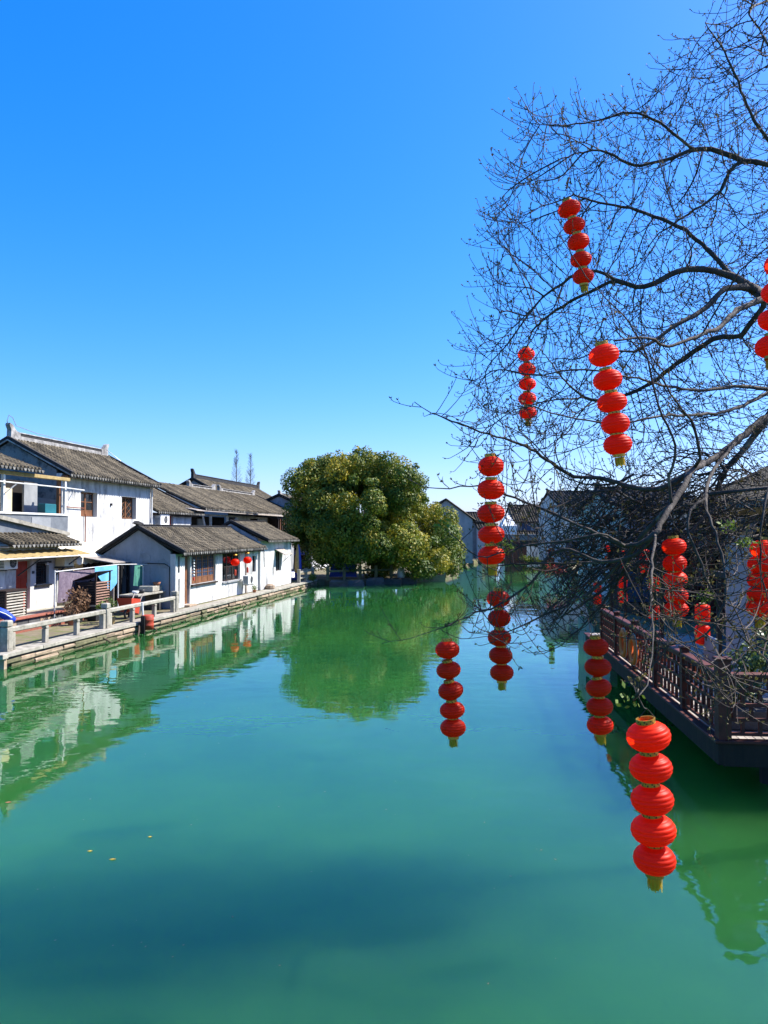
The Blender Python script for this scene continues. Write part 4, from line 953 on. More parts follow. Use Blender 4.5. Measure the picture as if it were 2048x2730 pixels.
# things in the shade under the camphor
sw = thing('shaded_railing', 'stone railing toned dark for shade on the landing under the camphor tree', 'railing', WORLD, (-3, 60.4, QZ))
for k in range(5):
    x = -4.4 + k * 1.25; y = 60.3 + k * .62
    part('post', MB().cbox(x - .12, x + .12, y - .12, y + .12, QZ - .1, 1.5, .02), 'stone_moss_shade', sw)  # pale stone given the darker moss tone to imitate tree shade
    if k < 4: part('rail', MB().bar((x + .1, y, 1.12), (x + 1.15, y + .57, 1.12), .14, .16), 'stone_moss_shade', sw)
tp = thing('blue_tarpaulin', 'dark blue tarpaulin stall in the shade under the camphor tree', 'stall', WORLD, (-3.2, 62.6, QZ))
part('cover', MB().prism([(-4.4, .6), (-2.2, .6), (-2.4, 2.0), (-3.2, 2.5), (-4.2, 2.0)], 1, 61.9, 63.2), 'plastic_blue', tp)
for k, (x, y, mm, lb) in enumerate(((2.6, 64.2, 'plastic_red', 'red life jacket hanging at the water edge under the camphor tree'), (1.4, 63.6, 'pale_tent', 'white sack at the water edge under the camphor tree'))):
    single('hung_bag', MB().lathe([(.0, 0), (.3, .05), (.34, .4), (.26, .8), (.14, 1.0), (0, 1.02)], (x, y, .35), 10), mm, WORLD, (x, y, .35), lb, 'bag', smooth=True)
lj = thing('stone_landing', 'stone landing stage with pale rails right of the camphor tree', 'landing', WORLD, (4.2, 66.5, 0))
part('platform', MB().cbox(2.9, 5.2, 65.2, 67.4, -1.5, .55, .03), 'stone_pink', lj)
for x, y in ((3.0, 65.3), (4.0, 65.3), (5.1, 65.3), (5.1, 67.0)): part('post', MB().cbox(x - .1, x + .1, y - .1, y + .1, .55, 1.55, .01), 'stone_pale', lj)
for a, b in (((3.1, 65.3), (3.9, 65.3)), ((4.1, 65.3), (5.0, 65.3)), ((5.1, 65.4), (5.1, 66.9))):
    for z in (.95, 1.4): part('rail', MB().bar((*a, z), (*b, z), .1, .12), 'stone_pale', lj)
for k, (x, y, z0, h) in enumerate(((-3.5, 59.6, .0, .45), (-2.2, 60.1, .0, .4), (-.7, 61.1, 0, .5), (.7, 62.2, 0, .45), (1.9, 62.9, 0, .4))):
    rr_ = random.Random(k)
    single('bank_rock', MB().cbox(x - .7, x + .7, y - .4, y + .5, -.5, z0 + h, .12, rr_, .1), 'stone_dark', WORLD, (x, y, 0),
           'rough rock at the water edge under the camphor tree, %s' % ('leftmost', 'second from left', 'middle one', 'second from right', 'rightmost')[k], 'rock', 'rocks under the camphor tree')

# two slender bare conifers far behind the roofs
def redwood(px, ptop, Y, label, seed):
    r = random.Random(seed); top = at(px, ptop, Y); b = Vector((top.x, top.y, QZ))
    t = thing('bare_conifer', label, 'tree', WORLD, tuple(b), 'bare conifers behind the roofs')
    part('trunk', MB().tube([b, b.lerp(top, .6), top], [.13, .075, .02], 6), 'bark_brown', t)
    mb = MB()
    for k in range(170):
        s = r.uniform(.45, .98); p = b.lerp(top, s); a = r.uniform(0, 6.28); ln = (1 - s) * 4.2 + .25
        e = p + Vector((math.cos(a) * ln * .55, math.sin(a) * ln * .55, ln * .75))
        m = p.lerp(e, .55) - Vector((0, 0, ln * .08))
        mb.tube([p, m, e], [.016, .012, .007], 3, False)
        for q in (.5, .75):
            c = p.lerp(e, q); mb.tube([c, c + Vector((r.gauss(0, .25), r.gauss(0, .25), r.uniform(.1, .4)))], [.009, .006], 3, False)
    part('branches', mb, 'bark_brown', t, kind='stuff')
redwood(631, 1198, 118, 'slender bare conifer behind the grey ridge, left of the two', 1)
redwood(668, 1208, 124, 'slender bare conifer behind the grey ridge, right of the two', 2)

# ------------------------------------------------------------------ far end of the canal
def simple_house(label, x0, x1, y0, y1, zb, ze, zr, wmat='plaster', rmat='tile', axis='x', wins=(), name='far_house'):
    """gable house in world axes; axis: ridge direction; wins on the near face (x,z,w,h)"""
    t = thing(name, label, 'house', WORLD, ((x0 + x1) / 2, y0, zb))
    if axis == 'x':
        ym = (y0 + y1) / 2
        part('front_wall', MB().box(x0, x1, y0, y0 + .3, zb, ze), wmat, t)
        for nm, x in (('side_wall', x0), ('side_wall', x1 - .3)):
            part(nm, MB().prism([(y0 + .3, zb), (y1, zb), (y1, ze), (ym, zr - .15), (y0 + .3, ze)], 0, x, x + .3), wmat, t)
        o = .5
        tiled_roof(t, x0 - .2, x1 + .2, y0 - o, ze, ym, zr, pitch=.34, mat=rmat, drip=False, back=(y1 + o, ze))
        ridge(t, x0 - .2, x1 + .2, ym, zr, .22, white=False)
    else:
        xm = (x0 + x1) / 2
        part('gable_wall', MB().prism([(x0, zb), (x1, zb), (x1, ze), (xm, zr - .1), (x0, ze)], 1, y0, y0 + .3), wmat, t)
        part('side_wall', MB().box(x0, x0 + .3, y0 + .3, y1, zb, ze), wmat, t); part('side_wall', MB().box(x1 - .3, x1, y0 + .3, y1, zb, ze), wmat, t)
        for s_, nm in ((x0 - .4, 'roof'), (x1 + .4, 'roof')):
            sl = part(nm, MB().add([(s_, y0 - .2, ze - .1), (xm, y0 - .2, zr), (xm, y1, zr), (s_, y1, ze - .1), (s_, y0 - .2, ze - .25), (xm, y0 - .2, zr - .15), (xm, y1, zr - .15), (s_, y1, ze - .25)],
                      [(0, 1, 2, 3), (4, 7, 6, 5), (0, 4, 5, 1), (1, 5, 6, 2), (2, 6, 7, 3), (3, 7, 4, 0)]), 'tile_pan', t)
            n = int((y1 - y0) / .34)
            me = mesh_of('tile_row', MB().tube([(s_ - xm, 0, ze - .1 - zr + .03), (0, 0, .03)], .08, 6), (0, 0, 0), rmat)
            for k in range(n): piece('tile_row', me, sl, (xm, y0 + .17 + k * .34, zr))
    for (x, z, w_, h) in wins:
        wn = part('window', MB().box(x - .06, x + w_ + .06, y0 - .08, y0 - .002, z - .06, z + h + .06), 'wood_dark', t)
        part('pane', MB().box(x, x + w_ / 2 - .03, y0 - .09, y0 - .081, z, z + h), 'glass_blue', wn); part('pane', MB().box(x + w_ / 2 + .03, x + w_, y0 - .09, y0 - .081, z, z + h), 'glass_blue', wn)
    return t
def X(px, Y): return (px - 1024) * Y / FPX
def Z(py, Y): return CAM_H + (HORIZON - py) * Y / FPX
simple_house('white gable house in shade at the bend right of the camphor tree', X(1120, 92), X(1260, 92), 92, 104, QZ, Z(1385, 92), Z(1330, 92), 'plaster_shade', axis='y')
simple_house('small grey-roofed house far behind the bend of the canal', X(1240, 112), X(1300, 112), 112, 120, QZ, Z(1392, 112), Z(1366, 112), 'plaster_grey')
simple_house('brown-roofed house with a blue glass window near the far bridge', X(1372, 113), X(1480, 113), 113, 123, QZ, Z(1392, 113), Z(1346, 113), 'plaster_grey', wins=((X(1442, 113), Z(1406, 113), 2.0, 1.4), (X(1392, 113), Z(1430, 113), 1.2, 2.0)), name='brown_house')
simple_house('low dark-roofed shed between the brown house and the far bridge', X(1385, 104), X(1470, 104), 110.2, 112.5, QZ, Z(1440, 108), Z(1418, 108), 'plaster', name='low_shed')
simple_house('small white house behind the red lantern string at the canal bend', X(1300, 100), X(1352, 100), 109.5, 116, QZ, Z(1410, 104), Z(1390, 104), 'plaster')
simple_house('white two-storey house with dark roof above the thicket of branches', X(1490, 84), X(1650, 84), 84, 95, .8, Z(1345, 84), Z(1306, 84), 'plaster', 'tile_dark', wins=((X(1590, 84), Z(1400, 84), 2.0, 1.7), (X(1515, 84), Z(1375, 84), 1.8, 1.0), (X(1510, 84), 1.4, 1.8, 1.9)), name='upper_house')
simple_house('long dark-roofed house right of the white two-storey house', X(1665, 37), X(1900, 37), 37, 46, .8, Z(1355, 36), Z(1292, 36), 'plaster', 'tile_dark', wins=((X(1700, 36), Z(1390, 36) - .4, 1.6, 1.2),), name='long_house')
simple_house('low dark timber house with tiled roof half hidden behind the thicket', X(1660, 33), X(1900, 33), 31, 35, .8, Z(1478, 30), Z(1428, 30), 'wood_dark', 'tile_dark', wins=((X(1690, 30), 1.4, 1.2, 1.2), (X(1760, 30), 1.4, 1.2, 1.2)), name='timber_house')
single('marquee_tent', MB().add([(X(1338, 106), 106, Z(1402, 106)), (X(1378, 106), 106, Z(1402, 106)), (X(1378, 106), 109, Z(1402, 106)), (X(1338, 106), 109, Z(1402, 106)), (X(1358, 106), 107.5, Z(1366, 106)),
        (X(1340, 106), 106.1, .5), (X(1376, 106), 106.1, .5), (X(1376, 106), 108.9, .5), (X(1340, 106), 108.9, .5)],
        [(0, 1, 4), (1, 2, 4), (2, 3, 4), (3, 0, 4), (5, 6, 1, 0), (6, 7, 2, 1), (7, 8, 3, 2), (8, 5, 0, 3)]), 'pale_tent', WORLD, (X(1358, 106), 106, .5), 'white peaked marquee at the far bend of the canal', 'tent')
br = thing('far_bridge', 'low flat stone bridge closing the far end of the canal', 'bridge', WORLD, (X(1420, 100), 100, 0))
part('deck', MB().cbox(X(1300, 100), X(1560, 100), 99, 102, Z(1456, 100), Z(1440, 100), .03), 'stone_dark', br)
part('parapet', MB().cbox(X(1300, 100), X(1560, 100), 98.8, 99.0, Z(1440, 100), Z(1424, 100), .03), 'plaster_grey', br)
part('abutment', MB().cbox(X(1352, 100), X(1400, 100), 98.9, 102, -1, Z(1457, 100), .03), 'brick_red', br)
part('abutment', MB().cbox(X(1290, 100), X(1306, 100), 98.9, 102, -1, Z(1457, 100), .03), 'stone_pale', br)
hd = MB(); hr = random.Random(8)
for k in range(26): leaves_mesh(hd, (X(1395 + k * 4, 97), 97 + hr.uniform(-.6, .6), .45 + hr.uniform(0, .5)), (.5, .5, .45), 90, .2, hr)
single('hedge', hd, 'hedge', WORLD, (X(1440, 97), 97, 0), 'bright green hedge at the waterline before the far bridge', 'hedge', kind='stuff')
rdp = MB()
for k in range(7): leaves_mesh(rdp, (X(1458 + k * 7, 60), 60, .9 + hr.uniform(0, .7)), (.4, .4, .4), 60, .16, hr)
single('red_bush', rdp, 'plastic_red', WORLD, (X(1480, 60), 60, .5), 'red-leaved bush at the right bank beyond the thicket', 'bush', kind='stuff')

# ------------------------------------------------------------------ right bank: wooden deck, lattice railing, tiled building
DZ = .9
dk = thing('waterside_deck', 'dark wooden deck standing over the water on the right', 'deck', RIGHT, (0, 0, 0))
part('fascia', MB().box(-.06, .02, -.06, 13.0, .52, .86), 'wood_dark', dk); part('fascia', MB().box(.02, 7, -.06, .02, .50, .86), 'wood_dark', dk)
part('edge_trim', MB().cbox(-.12, .06, -.12, 13.0, .863, .91, .008), 'wood_red', dk); part('edge_trim', MB().cbox(.06, 7, -.12, .06, .866, .913, .008), 'wood_red', dk)
for k in range(24):
    a = .06 + k * .13
    part('plank', MB().cbox(a + .004, a + .126, .06, 13.0, .84, .895 + rn.uniform(-.003, .003), .004), 'wood_grey', dk)
part('back_floor', MB().box(3.2, 9, .06, 13, .80, .89), 'stone_dark', dk)
for k in range(7): part('pile', MB().tube([(1.0, .8 + k * 2.0, -2), (1.0, .8 + k * 2.0, .84)], .12, 8), 'black', dk)
part('under_wall', MB().box(1.4, 1.6, .5, 13, -2, .83), 'stone_dark', dk); part('under_wall', MB().box(1.6, 7, .5, .7, -2, .83), 'stone_dark', dk)

lr = thing('lattice_railing', 'dark red lattice railing along the edge of the wooden deck', 'railing', RIGHT, (0.05, 0, DZ))
def lattice_span(p, q):
    """bars between two posts, p and q in RIGHT coordinates"""
    p, q = Vector((*p, 0)), Vector((*q, 0)); d = (q - p); L_ = d.length; d.normalize(); ang = math.atan2(d.y, d.x)
    def pc(name, me, s, z): piece(name, me, lr, (p.x + d.x * s, p.y + d.y * s, z), (0, 0, ang))
    top = mesh_of('top_rail', MB().cbox(0, L_, -.085, .085, 0, .075, .015), (0, 0, 0), 'wood_red')
    pc('top_rail', top, 0, DZ + .98)
    hb = mesh_of('cross_bar', MB().box(0, L_, -.025, .025, 0, .05), (0, 0, 0), 'wood_red')
    zs = [DZ + .06, DZ + .29, DZ + .52, DZ + .75]
    for z in zs + [DZ + .92]: pc('cross_bar', hb, 0, z)
    vb = mesh_of('lattice_bar', MB().box(-.026, .026, -.024, .024, 0, .178), (0, 0, 0), 'wood_red')
    n = max(3, int(L_ / .26))
    for r_, z in enumerate(zs):
        for k in range(n):
            s = (k + (.25 if r_ % 2 else .75)) * L_ / n
            if z + .05 < DZ + .9: piece('lattice_bar', vb, lr, (p.x + d.x * s, p.y + d.y * s, z + .051), (0, 0, ang), (1, 1, 1 if r_ < 3 else .66))
posts = [(.05, b) for b in (.05, 2.15, 4.25, 6.35, 8.45, 10.55)] + [(2.1, .05), (4.2, .05)]
for k, (a, b) in enumerate(posts):
    h = 1.25 if k == 0 else 1.12
    w_ = .10 if k == 0 else .07
    o = part('post', MB().box(a - w_, a + w_, b - w_, b + w_, DZ, DZ + h), 'wood_red', lr)
    part('post_cap', MB().cbox(a - w_ - .02, a + w_ + .02, b - w_ - .02, b + w_ + .02, DZ + h + .002, DZ + h + .05, .012), 'wood_red', o)
for k in range(5): lattice_span((posts[k][0], posts[k][1] + (.1 if k == 0 else .07)), (posts[k + 1][0], posts[k + 1][1] - .07))
lattice_span((.15, .05), (2.03, .05)); lattice_span((2.17, .05), (4.13, .05))

# life rings and orange floats on the railing
def life_ring(b, label, rz):
    t = thing('life_ring', label, 'life ring', RIGHT, (-.08, b, 1.55), 'life rings on the lattice railing')
    N, n = 28, 10; mb = MB(); pts = []
    for i in range(N):
        a = 6.2832 * i / N
        for k in range(n):
            c = 6.2832 * k / n; q = .29 + .075 * math.cos(c)
            pts.append((-.10 + .055 * math.sin(c), b + q * math.cos(a), 1.45 + q * math.sin(a)))
    mb.add(pts, [(i * n + k, ((i + 1) % N) * n + k, ((i + 1) % N) * n + (k + 1) % n, i * n + (k + 1) % n) for i in range(N) for k in range(n)])
    part('ring', mb, 'ring_orange', t, True)
    for q in range(0):
        a = .785 + 1.5708 * q
        part('band', MB().tube([(-.10, b + .29 * math.cos(a + e), 1.45 + .29 * math.sin(a + e)) for e in (-.06, 0, .06)], .078, 10), 'rope', t, True)
    part('grab_line', MB().tube([(-.10, b + .37 * math.cos(k * .3927), 1.45 + .37 * math.sin(k * .3927) * (1.03 if k % 2 else 1)) for k in range(17)], .008, 4), 'rope', t)
life_ring(5.75, 'orange life ring hung on the lattice railing, nearer of the two', 0)
life_ring(6.85, 'orange life ring hung on the lattice railing, farther of the two', 0)
for k, b in enumerate((7.35, 4.55, 2.55)):
    t = thing('orange_float', ('orange roped float box on the railing beyond the life rings', 'orange roped float box on the railing just before the life rings', 'orange roped float box on the railing near the corner post')[k], 'float', RIGHT, (.3, b, 1.6), 'orange floats along the railing')
    part('box', MB().cbox(.16, .46, b - .3, b + .3, 1.42, 1.78, .05), 'ring_orange', t)
    part('rope', MB().bar((.15, b - .3, 1.78), (.15, b + .3, 1.60), .015, .015).bar((.15, b - .3, 1.46), (.15, b + .3, 1.74), .015, .015), 'rope', t)

# lantern frame on the deck
lf = thing('lantern_gantry', 'thin dark posts and beam carrying lanterns above the deck', 'frame', RIGHT, (.75, 1, DZ))
for b in (2.4, 6.6, 10.8, 12.9): part('post', MB().box(.72, .80, b - .04, b + .04, .9, 3.35), 'wood_dark', lf)
part('beam', MB().box(.71, .81, 1.9, 13.2, 3.35, 3.45), 'wood_dark', lf)

# tiled building behind the deck
RIGHT_B = Frame(tuple(RIGHT.w((1.7, 0, 0))[:2]), RIGHT.a)
pb = thing('tiled_building', 'dark open-fronted building with tiled eave and white end wall behind the deck', 'building', RIGHT_B, (3.4, 4.2, .8))
part('end_wall', MB().prism([(2.75, .8), (9.5, .8), (9.5, 6.0), (7.0, 6.6), (3.3, 5.0), (2.75, 4.6)], 1, 4.6, 4.85), 'plaster_shade', pb)
part('far_wall', MB().prism([(3.4, .8), (9.5, .8), (9.5, 6.0), (7.0, 6.6), (3.4, 5.0)], 1, 19.6, 19.85), 'plaster', pb)
part('dark_front', MB().box(4.4, 4.5, 4.86, 19.6, .8, 4.8), 'interior_shade', pb)
for k in range(8): part('front_column', MB().box(3.35, 3.55, 5.2 + k * 1.95, 5.38 + k * 1.95, .8, 4.7), 'wood_red', pb)
part('front_beam', MB().box(3.33, 3.57, 4.86, 19.6, 4.45, 4.72), 'wood_dark', pb)
for k in range(7): part('shop_door', MB().box(4.3, 4.38, 5.5 + k * 1.95, 7.0 + k * 1.95, .8, 3.6), 'wood_dark' if k % 2 else 'wood_red', pb)
# roof: eave along y (a = 2.85), ridge at a = 7
def roof_y(th, a_e, z_e, a_r, z_r, b0, b1, pitch=.26, mat='tile'):
    sl = part('roof', MB().add([(a_e, b0, z_e), (a_r, b0, z_r), (a_r, b1, z_r), (a_e, b1, z_e), (a_e, b0, z_e - .12), (a_r, b0, z_r - .12), (a_r, b1, z_r - .12), (a_e, b1, z_e - .12)],
              [(0, 1, 2, 3), (4, 7, 6, 5), (0, 4, 5, 1), (1, 5, 6, 2), (2, 6, 7, 3), (3, 7, 4, 0)]), 'tile_pan', th)
    n = int((b1 - b0) / pitch)
    mes = []
    for s in range(3):
        m_ = tile_row_mesh('tile_row', [(0, 0), (math.hypot(a_r - a_e, 0), z_r - z_e)], mat, 40 + s); mes.append(m_)
    sgn = 1 if a_r > a_e else -1
    for k in range(n): piece('tile_row', mes[k % 3], sl, (a_e, b0 + (k + .5) * pitch, z_e), (0, 0, -sgn * math.pi / 2))
    cap = mesh_of('drip_tile', MB().add([(-.01, -.1, .02), (-.01, .1, .02), (-.01, .06, -.1), (-.01, 0, -.14), (-.01, -.06, -.1), (.02, -.1, .02), (.02, .1, .02), (.02, .06, -.1), (.02, 0, -.14), (.02, -.06, -.1)],
                  [(0, 1, 2, 3, 4), (9, 8, 7, 6, 5), (0, 5, 6, 1), (1, 6, 7, 2), (2, 7, 8, 3), (3, 8, 9, 4), (4, 9, 5, 0)]), (0, 0, 0), 'tile_edge')
    for k in range(n + 1): piece('drip_tile', cap, sl, (a_e - .02 * sgn, b0 + k * pitch, z_e))
    return sl
roof_y(pb, 2.85, 5.05, 7.0, 6.95, 4.3, 20.0)
roof_y(pb, 11.2, 4.9, 7.0, 6.75, 4.3, 20.0, .5)
part('ridge', MB().cbox(6.9, 7.1, 4.3, 20, 6.7, 7.0, .03), 'ridge_dark', pb)

pw = thing('white_pier', 'narrow shaded white wall end with tiled cap behind the deck', 'wall', WORLD, (7.45, 16.2, .85))
part('wall', MB().box(7.2, 7.68, 16.0, 16.25, .85, 4.2), 'plaster_shade', pw)
part('cap', MB().prism([(7.08, 4.2), (7.8, 4.2), (7.8, 4.28), (7.44, 4.5), (7.08, 4.28)], 1, 15.9, 16.35), 'tile_dark', pw)
# shrub behind the corner of the railing
sb = thing('green_shrub', 'glossy green shrub behind the near corner of the lattice railing', 'shrub', RIGHT, (1.0, 1.2, DZ))
sr = random.Random(6)
part('planter', MB().cbox(.35, 2.2, .6, 1.6, DZ, 1.25, .03), 'stone_dark', sb)
mb = MB()
for c, rr, n in (((.75, 1.05, 1.75), (.42, .4, .45), 420), ((1.35, 1.2, 2.05), (.6, .45, .65), 620), ((.5, .95, 1.5), (.25, .3, .3), 160), ((1.7, 1.1, 1.6), (.5, .4, .45), 300)): leaves_mesh(mb, c, rr, n, .12, sr)
part('foliage', mb, 'shrub_leaf', sb, kind='stuff')
part('stems', MB().tube([(.9, 1.1, 1.2), (.8, 1.0, 1.6), (.7, 1.0, 2.0)], .02, 5).tube([(1.3, 1.15, 1.2), (1.35, 1.2, 1.9), (1.4, 1.2, 2.5)], .025, 5), 'bark_brown', sb, kind='stuff')
pl = MB(); 
single('grey_sign_board', MB().cbox(.62, .68, 2.2, 2.9, 1.6, 2.2, .02).box(.63, .67, 2.5, 2.6, DZ, 1.6), 'metal_grey', RIGHT, (.65, 2.5, DZ), 'blank grey board on a post behind the lattice railing', 'board')

# ------------------------------------------------------------------ bare tree
def bare_tree():
    r = random.Random(29)
    root = Vector((8.3, 11.1, .75))
    t = thing('bare_tree', 'big bare budding tree reaching over the canal from the right bank', 'tree', WORLD, tuple(root))
    tr_pts = [root, Vector((8.1, 11.1, 2.2)), Vector((7.8, 11.0, 3.6)), Vector((7.4, 10.9, 5.0)), Vector((7.0, 10.9, 6.4)), Vector((6.7, 10.9, 7.8)), Vector((6.4, 10.8, 9.6))]
    L = []                              # (points, start radius, end radius)
    L.append((tr_pts, .24, .07))
    A = lambda *q: [at(*p) for p in q]
    L.append(([Vector((7.6, 10.95, 4.4))] + A((2150, 1060, 10.5), (2048, 1110, 10.2), (1965, 1175, 9.9), (1905, 1222, 9.5), (1850, 1250, 9.0), (1822, 1300, 8.7), (1790, 1345, 8.5), (1748, 1425, 8.2)), .085, .030))
    L.append((A((1748, 1425, 8.2), (1737, 1540, 7.4), (1740, 1660, 6.6), (1735, 1780, 6.0), (1722, 1835, 5.6), (1690, 1866, 5.4)), .016, .005))
    L.append((A((1850, 1250, 8.9), (1770, 1300, 9.0), (1690, 1300, 9.2), (1600, 1275, 9.4), (1530, 1270, 9.4), (1480, 1240, 9.3), (1400, 1190, 8.8), (1305, 1158, 8.5), (1200, 1120, 8.6), (1150, 1100, 8.9), (1105, 1070, 8.9)), .045, .005))
    L.append((A((1748, 1425, 8.2), (1700, 1452, 8.3), (1665, 1455, 8.4), (1600, 1428, 8.5), (1520, 1393, 8.5), (1450, 1360, 8.6), (1350, 1320, 8.7), (1280, 1294, 8.7), (1200, 1300, 8.6), (1130, 1300, 8.6), (1075, 1270, 8.5)), .030, .005))
    L.append((A((1665, 1455, 8.4), (1600, 1425, 8.0), (1480, 1445, 8.2), (1390, 1455, 8.3), (1330, 1478, 8.3), (1270, 1482, 8.3), (1225, 1445, 8.3), (1192, 1412, 8.3)), .022, .005))
    L.append((A((1748, 1425, 8.2), (1690, 1480, 8.4), (1600, 1500, 8.6), (1500, 1500, 8.8), (1400, 1502, 8.9), (1320, 1508, 9.0)), .024, .008))
    L.append((A((1600, 1500, 8.6), (1500, 1462, 8.8), (1455, 1495, 8.9), (1420, 1550, 9.0), (1330, 1612, 9.0), (1250, 1642, 8.8), (1190, 1668, 8.7), (1130, 1692, 8.7), (1020, 1716, 8.7)), .022, .004))
    L.append((A((1790, 1345, 8.5), (1700, 1440, 8.8), (1600, 1560, 9.2), (1500, 1620, 9.4), (1420, 1655, 9.4), (1330, 1690, 9.4), (1310, 1660, 9.4)), .030, .005))
    L.append((A((1700, 1440, 8.8), (1640, 1560, 9.6), (1560, 1660, 9.8), (1480, 1730, 9.8), (1425, 1745, 9.8)), .024, .005))
    L.append((A((2048, 1110, 10.2), (1990, 1190, 10.2), (1930, 1260, 10.3), (1900, 1330, 10.6), (1830, 1400, 10.8), (1740, 1450, 10.9), (1640, 1500, 10.9), (1560, 1570, 10.8)), .06, .012))
    L.append((A((1965, 1175, 9.9), (1900, 1260, 9.0), (1880, 1330, 8.4), (1900, 1400, 8.1), (1930, 1500, 7.9), (1935, 1580, 7.8), (1910, 1660, 7.8), (1850, 1710, 7.9), (1780, 1720, 8.0)), .034, .008))
    L.append((A((1880, 1330, 8.4), (1840, 1360, 8.3), (1835, 1420, 8.2), (1860, 1480, 8.2), (1890, 1560, 8.2), (1930, 1640, 8.3), (1990, 1710, 8.5), (2048, 1760, 8.6)), .020, .006))
    L.append((A((2048, 1300, 8.2), (2030, 1400, 8.0), (2025, 1500, 8.0), (2045, 1600, 8.0)), .024, .006))
    # middle limbs
    L.append(([Vector((7.05, 10.9, 6.2))] + A((2140, 850, 10.4), (2048, 795, 10.1), (1990, 760, 9.9), (1950, 735, 10), (1880, 718, 10), (1810, 722, 10), (1745, 758, 10), (1695, 766, 10.1), (1640, 745, 10.2), (1590, 722, 10.2), (1520, 740, 10.3), (1440, 800, 10.5)), .14, .012))
    L.append((A((1995, 765, 9.9), (1930, 772, 9.7), (1885, 818, 9.6), (1830, 850, 9.5), (1770, 890, 9.4), (1690, 935, 9.3), (1600, 930, 9.2)), .06, .012))
    L.append((A((2040, 795, 9.8), (1965, 828, 9.4), (1920, 872, 9.1), (1870, 890, 8.9), (1780, 925, 8.6), (1725, 900, 8.4), (1640, 910, 8.2)), .058, .012))
    L.append((A((2048, 800, 9.8), (2000, 865, 10), (1975, 895, 10.1), (1900, 905, 10.3), (1820, 960, 10.6), (1700, 1040, 11), (1560, 1060, 11.4), (1440, 930, 12.4)), .045, .008))
    L.append((A((1950, 735, 10), (1900, 680, 10.2), (1830, 615, 10.4), (1780, 590, 10.5), (1700, 560, 10.6), (1600, 540, 10.6), (1530, 520, 10.4)), .045, .010))
    L.append((A((1640, 745, 10.2), (1530, 800, 10.6), (1450, 850, 11.2), (1400, 915, 12.2)), .026, .010))
    L.append((A((2140, 1062, 10.5), (2060, 1040, 10.2), (1980, 1030, 9.9), (1850, 1040, 9.4), (1700, 1010, 8.9), (1560, 985, 8.9), (1450, 1000, 9.0)), .045, .008))
    L.append((A((2060, 1040, 10.2), (1960, 1090, 9.6), (1870, 1105, 9.2), (1760, 1110, 8.6), (1640, 1130, 8.5), (1500, 1110, 8.4), (1400, 1085, 8.4), (1300, 1140, 8.4)), .036, .006))
    L.append((A((1790, 1345, 8.5), (1785, 1270, 8.4), (1800, 1190, 8.3), (1755, 1080, 8.2), (1725, 960, 8.1), (1680, 860, 8.0), (1600, 780, 8.0), (1530, 690, 8.1), (1480, 600, 8.2)), .022, .004))
    L.append((A((1870, 1240, 8.9), (1850, 1140, 8.7), (1790, 1050, 8.5), (1720, 950, 8.4), (1640, 870, 8.4)), .024, .005))
    # upper limbs
    L.append(([Vector((6.65, 10.9, 8.0))] + A((2110, 480, 10.4), (2048, 440, 10.1), (1985, 432, 10.2), (1945, 455, 10.2), (1920, 510, 10.2), (1850, 560, 10.2), (1760, 620, 10.3)), .075, .012))
    L.append((A((1990, 432, 10.2), (1920, 405, 10.3), (1850, 400, 10.4), (1790, 420, 10.4), (1690, 440, 10.4), (1600, 400, 10.4), (1500, 420, 10.3)), .045, .008))
    L.append((A((2080, 470, 10.1), (2048, 380, 10), (2000, 300, 9.9), (1960, 200, 9.8), (1920, 120, 9.8), (1880, 60, 9.8)), .040, .006))
    L.append(([Vector((6.5, 10.8, 9.0))] + A((2150, 300, 10.6), (2090, 200, 10.4), (2048, 120, 10.4), (2000, 40, 10.4)), .05, .01))
    L.append((A((1850, 400, 10.4), (1760, 330, 10.2), (1680, 300, 10.1), (1560, 330, 10.0), (1440, 330, 10.0), (1400, 280, 10)), .022, .005))
    P, PAR, RMIN = [], [], []
    step = .10
    for pts, r0, r1 in L:                 # smooth and resample every limb, attach its start to the nearest node
        q = [Vector(p) for p in pts]
        cm = []
        for i in range(len(q) - 1):
            p0, p1, p2, p3 = q[max(i - 1, 0)], q[i], q[i + 1], q[min(i + 2, len(q) - 1)]
            n = max(1, int((p2 - p1).length / step))
            for k in range(n):
                s = k / n
                cm.append(.5 * ((2 * p1) + (-p0 + p2) * s + (2 * p0 - 5 * p1 + 4 * p2 - p3) * s * s + (-p0 + 3 * p1 - 3 * p2 + p3) * s ** 3))
        cm.append(q[-1])
        par = -1
        if P:
            par = min(range(len(P)), key=lambda i: (P[i] - cm[0]).length_squared)
            if (P[par] - cm[0]).length < .12: cm = cm[1:]
        for k, c in enumerate(cm):
            f = k / max(1, len(cm) - 1)
            w_ = .007 * min(1, k / 4) * (1 if len(P) > 60 else 0)
            P.append(c + Vector((r.gauss(0, w_), r.gauss(0, w_), r.gauss(0, w_)))); PAR.append(par); RMIN.append(.78 * (r0 + (r1 - r0) * f ** .8)); par = len(P) - 1
    n_hand = len(P)
    def inpoly(x, y, poly):
        c = False; j = len(poly) - 1
        for i in range(len(poly)):
            if (poly[i][1] > y) != (poly[j][1] > y) and x < (poly[j][0] - poly[i][0]) * (y - poly[i][1]) / (poly[j][1] - poly[i][1]) + poly[i][0]: c = not c
            j = i
        return c
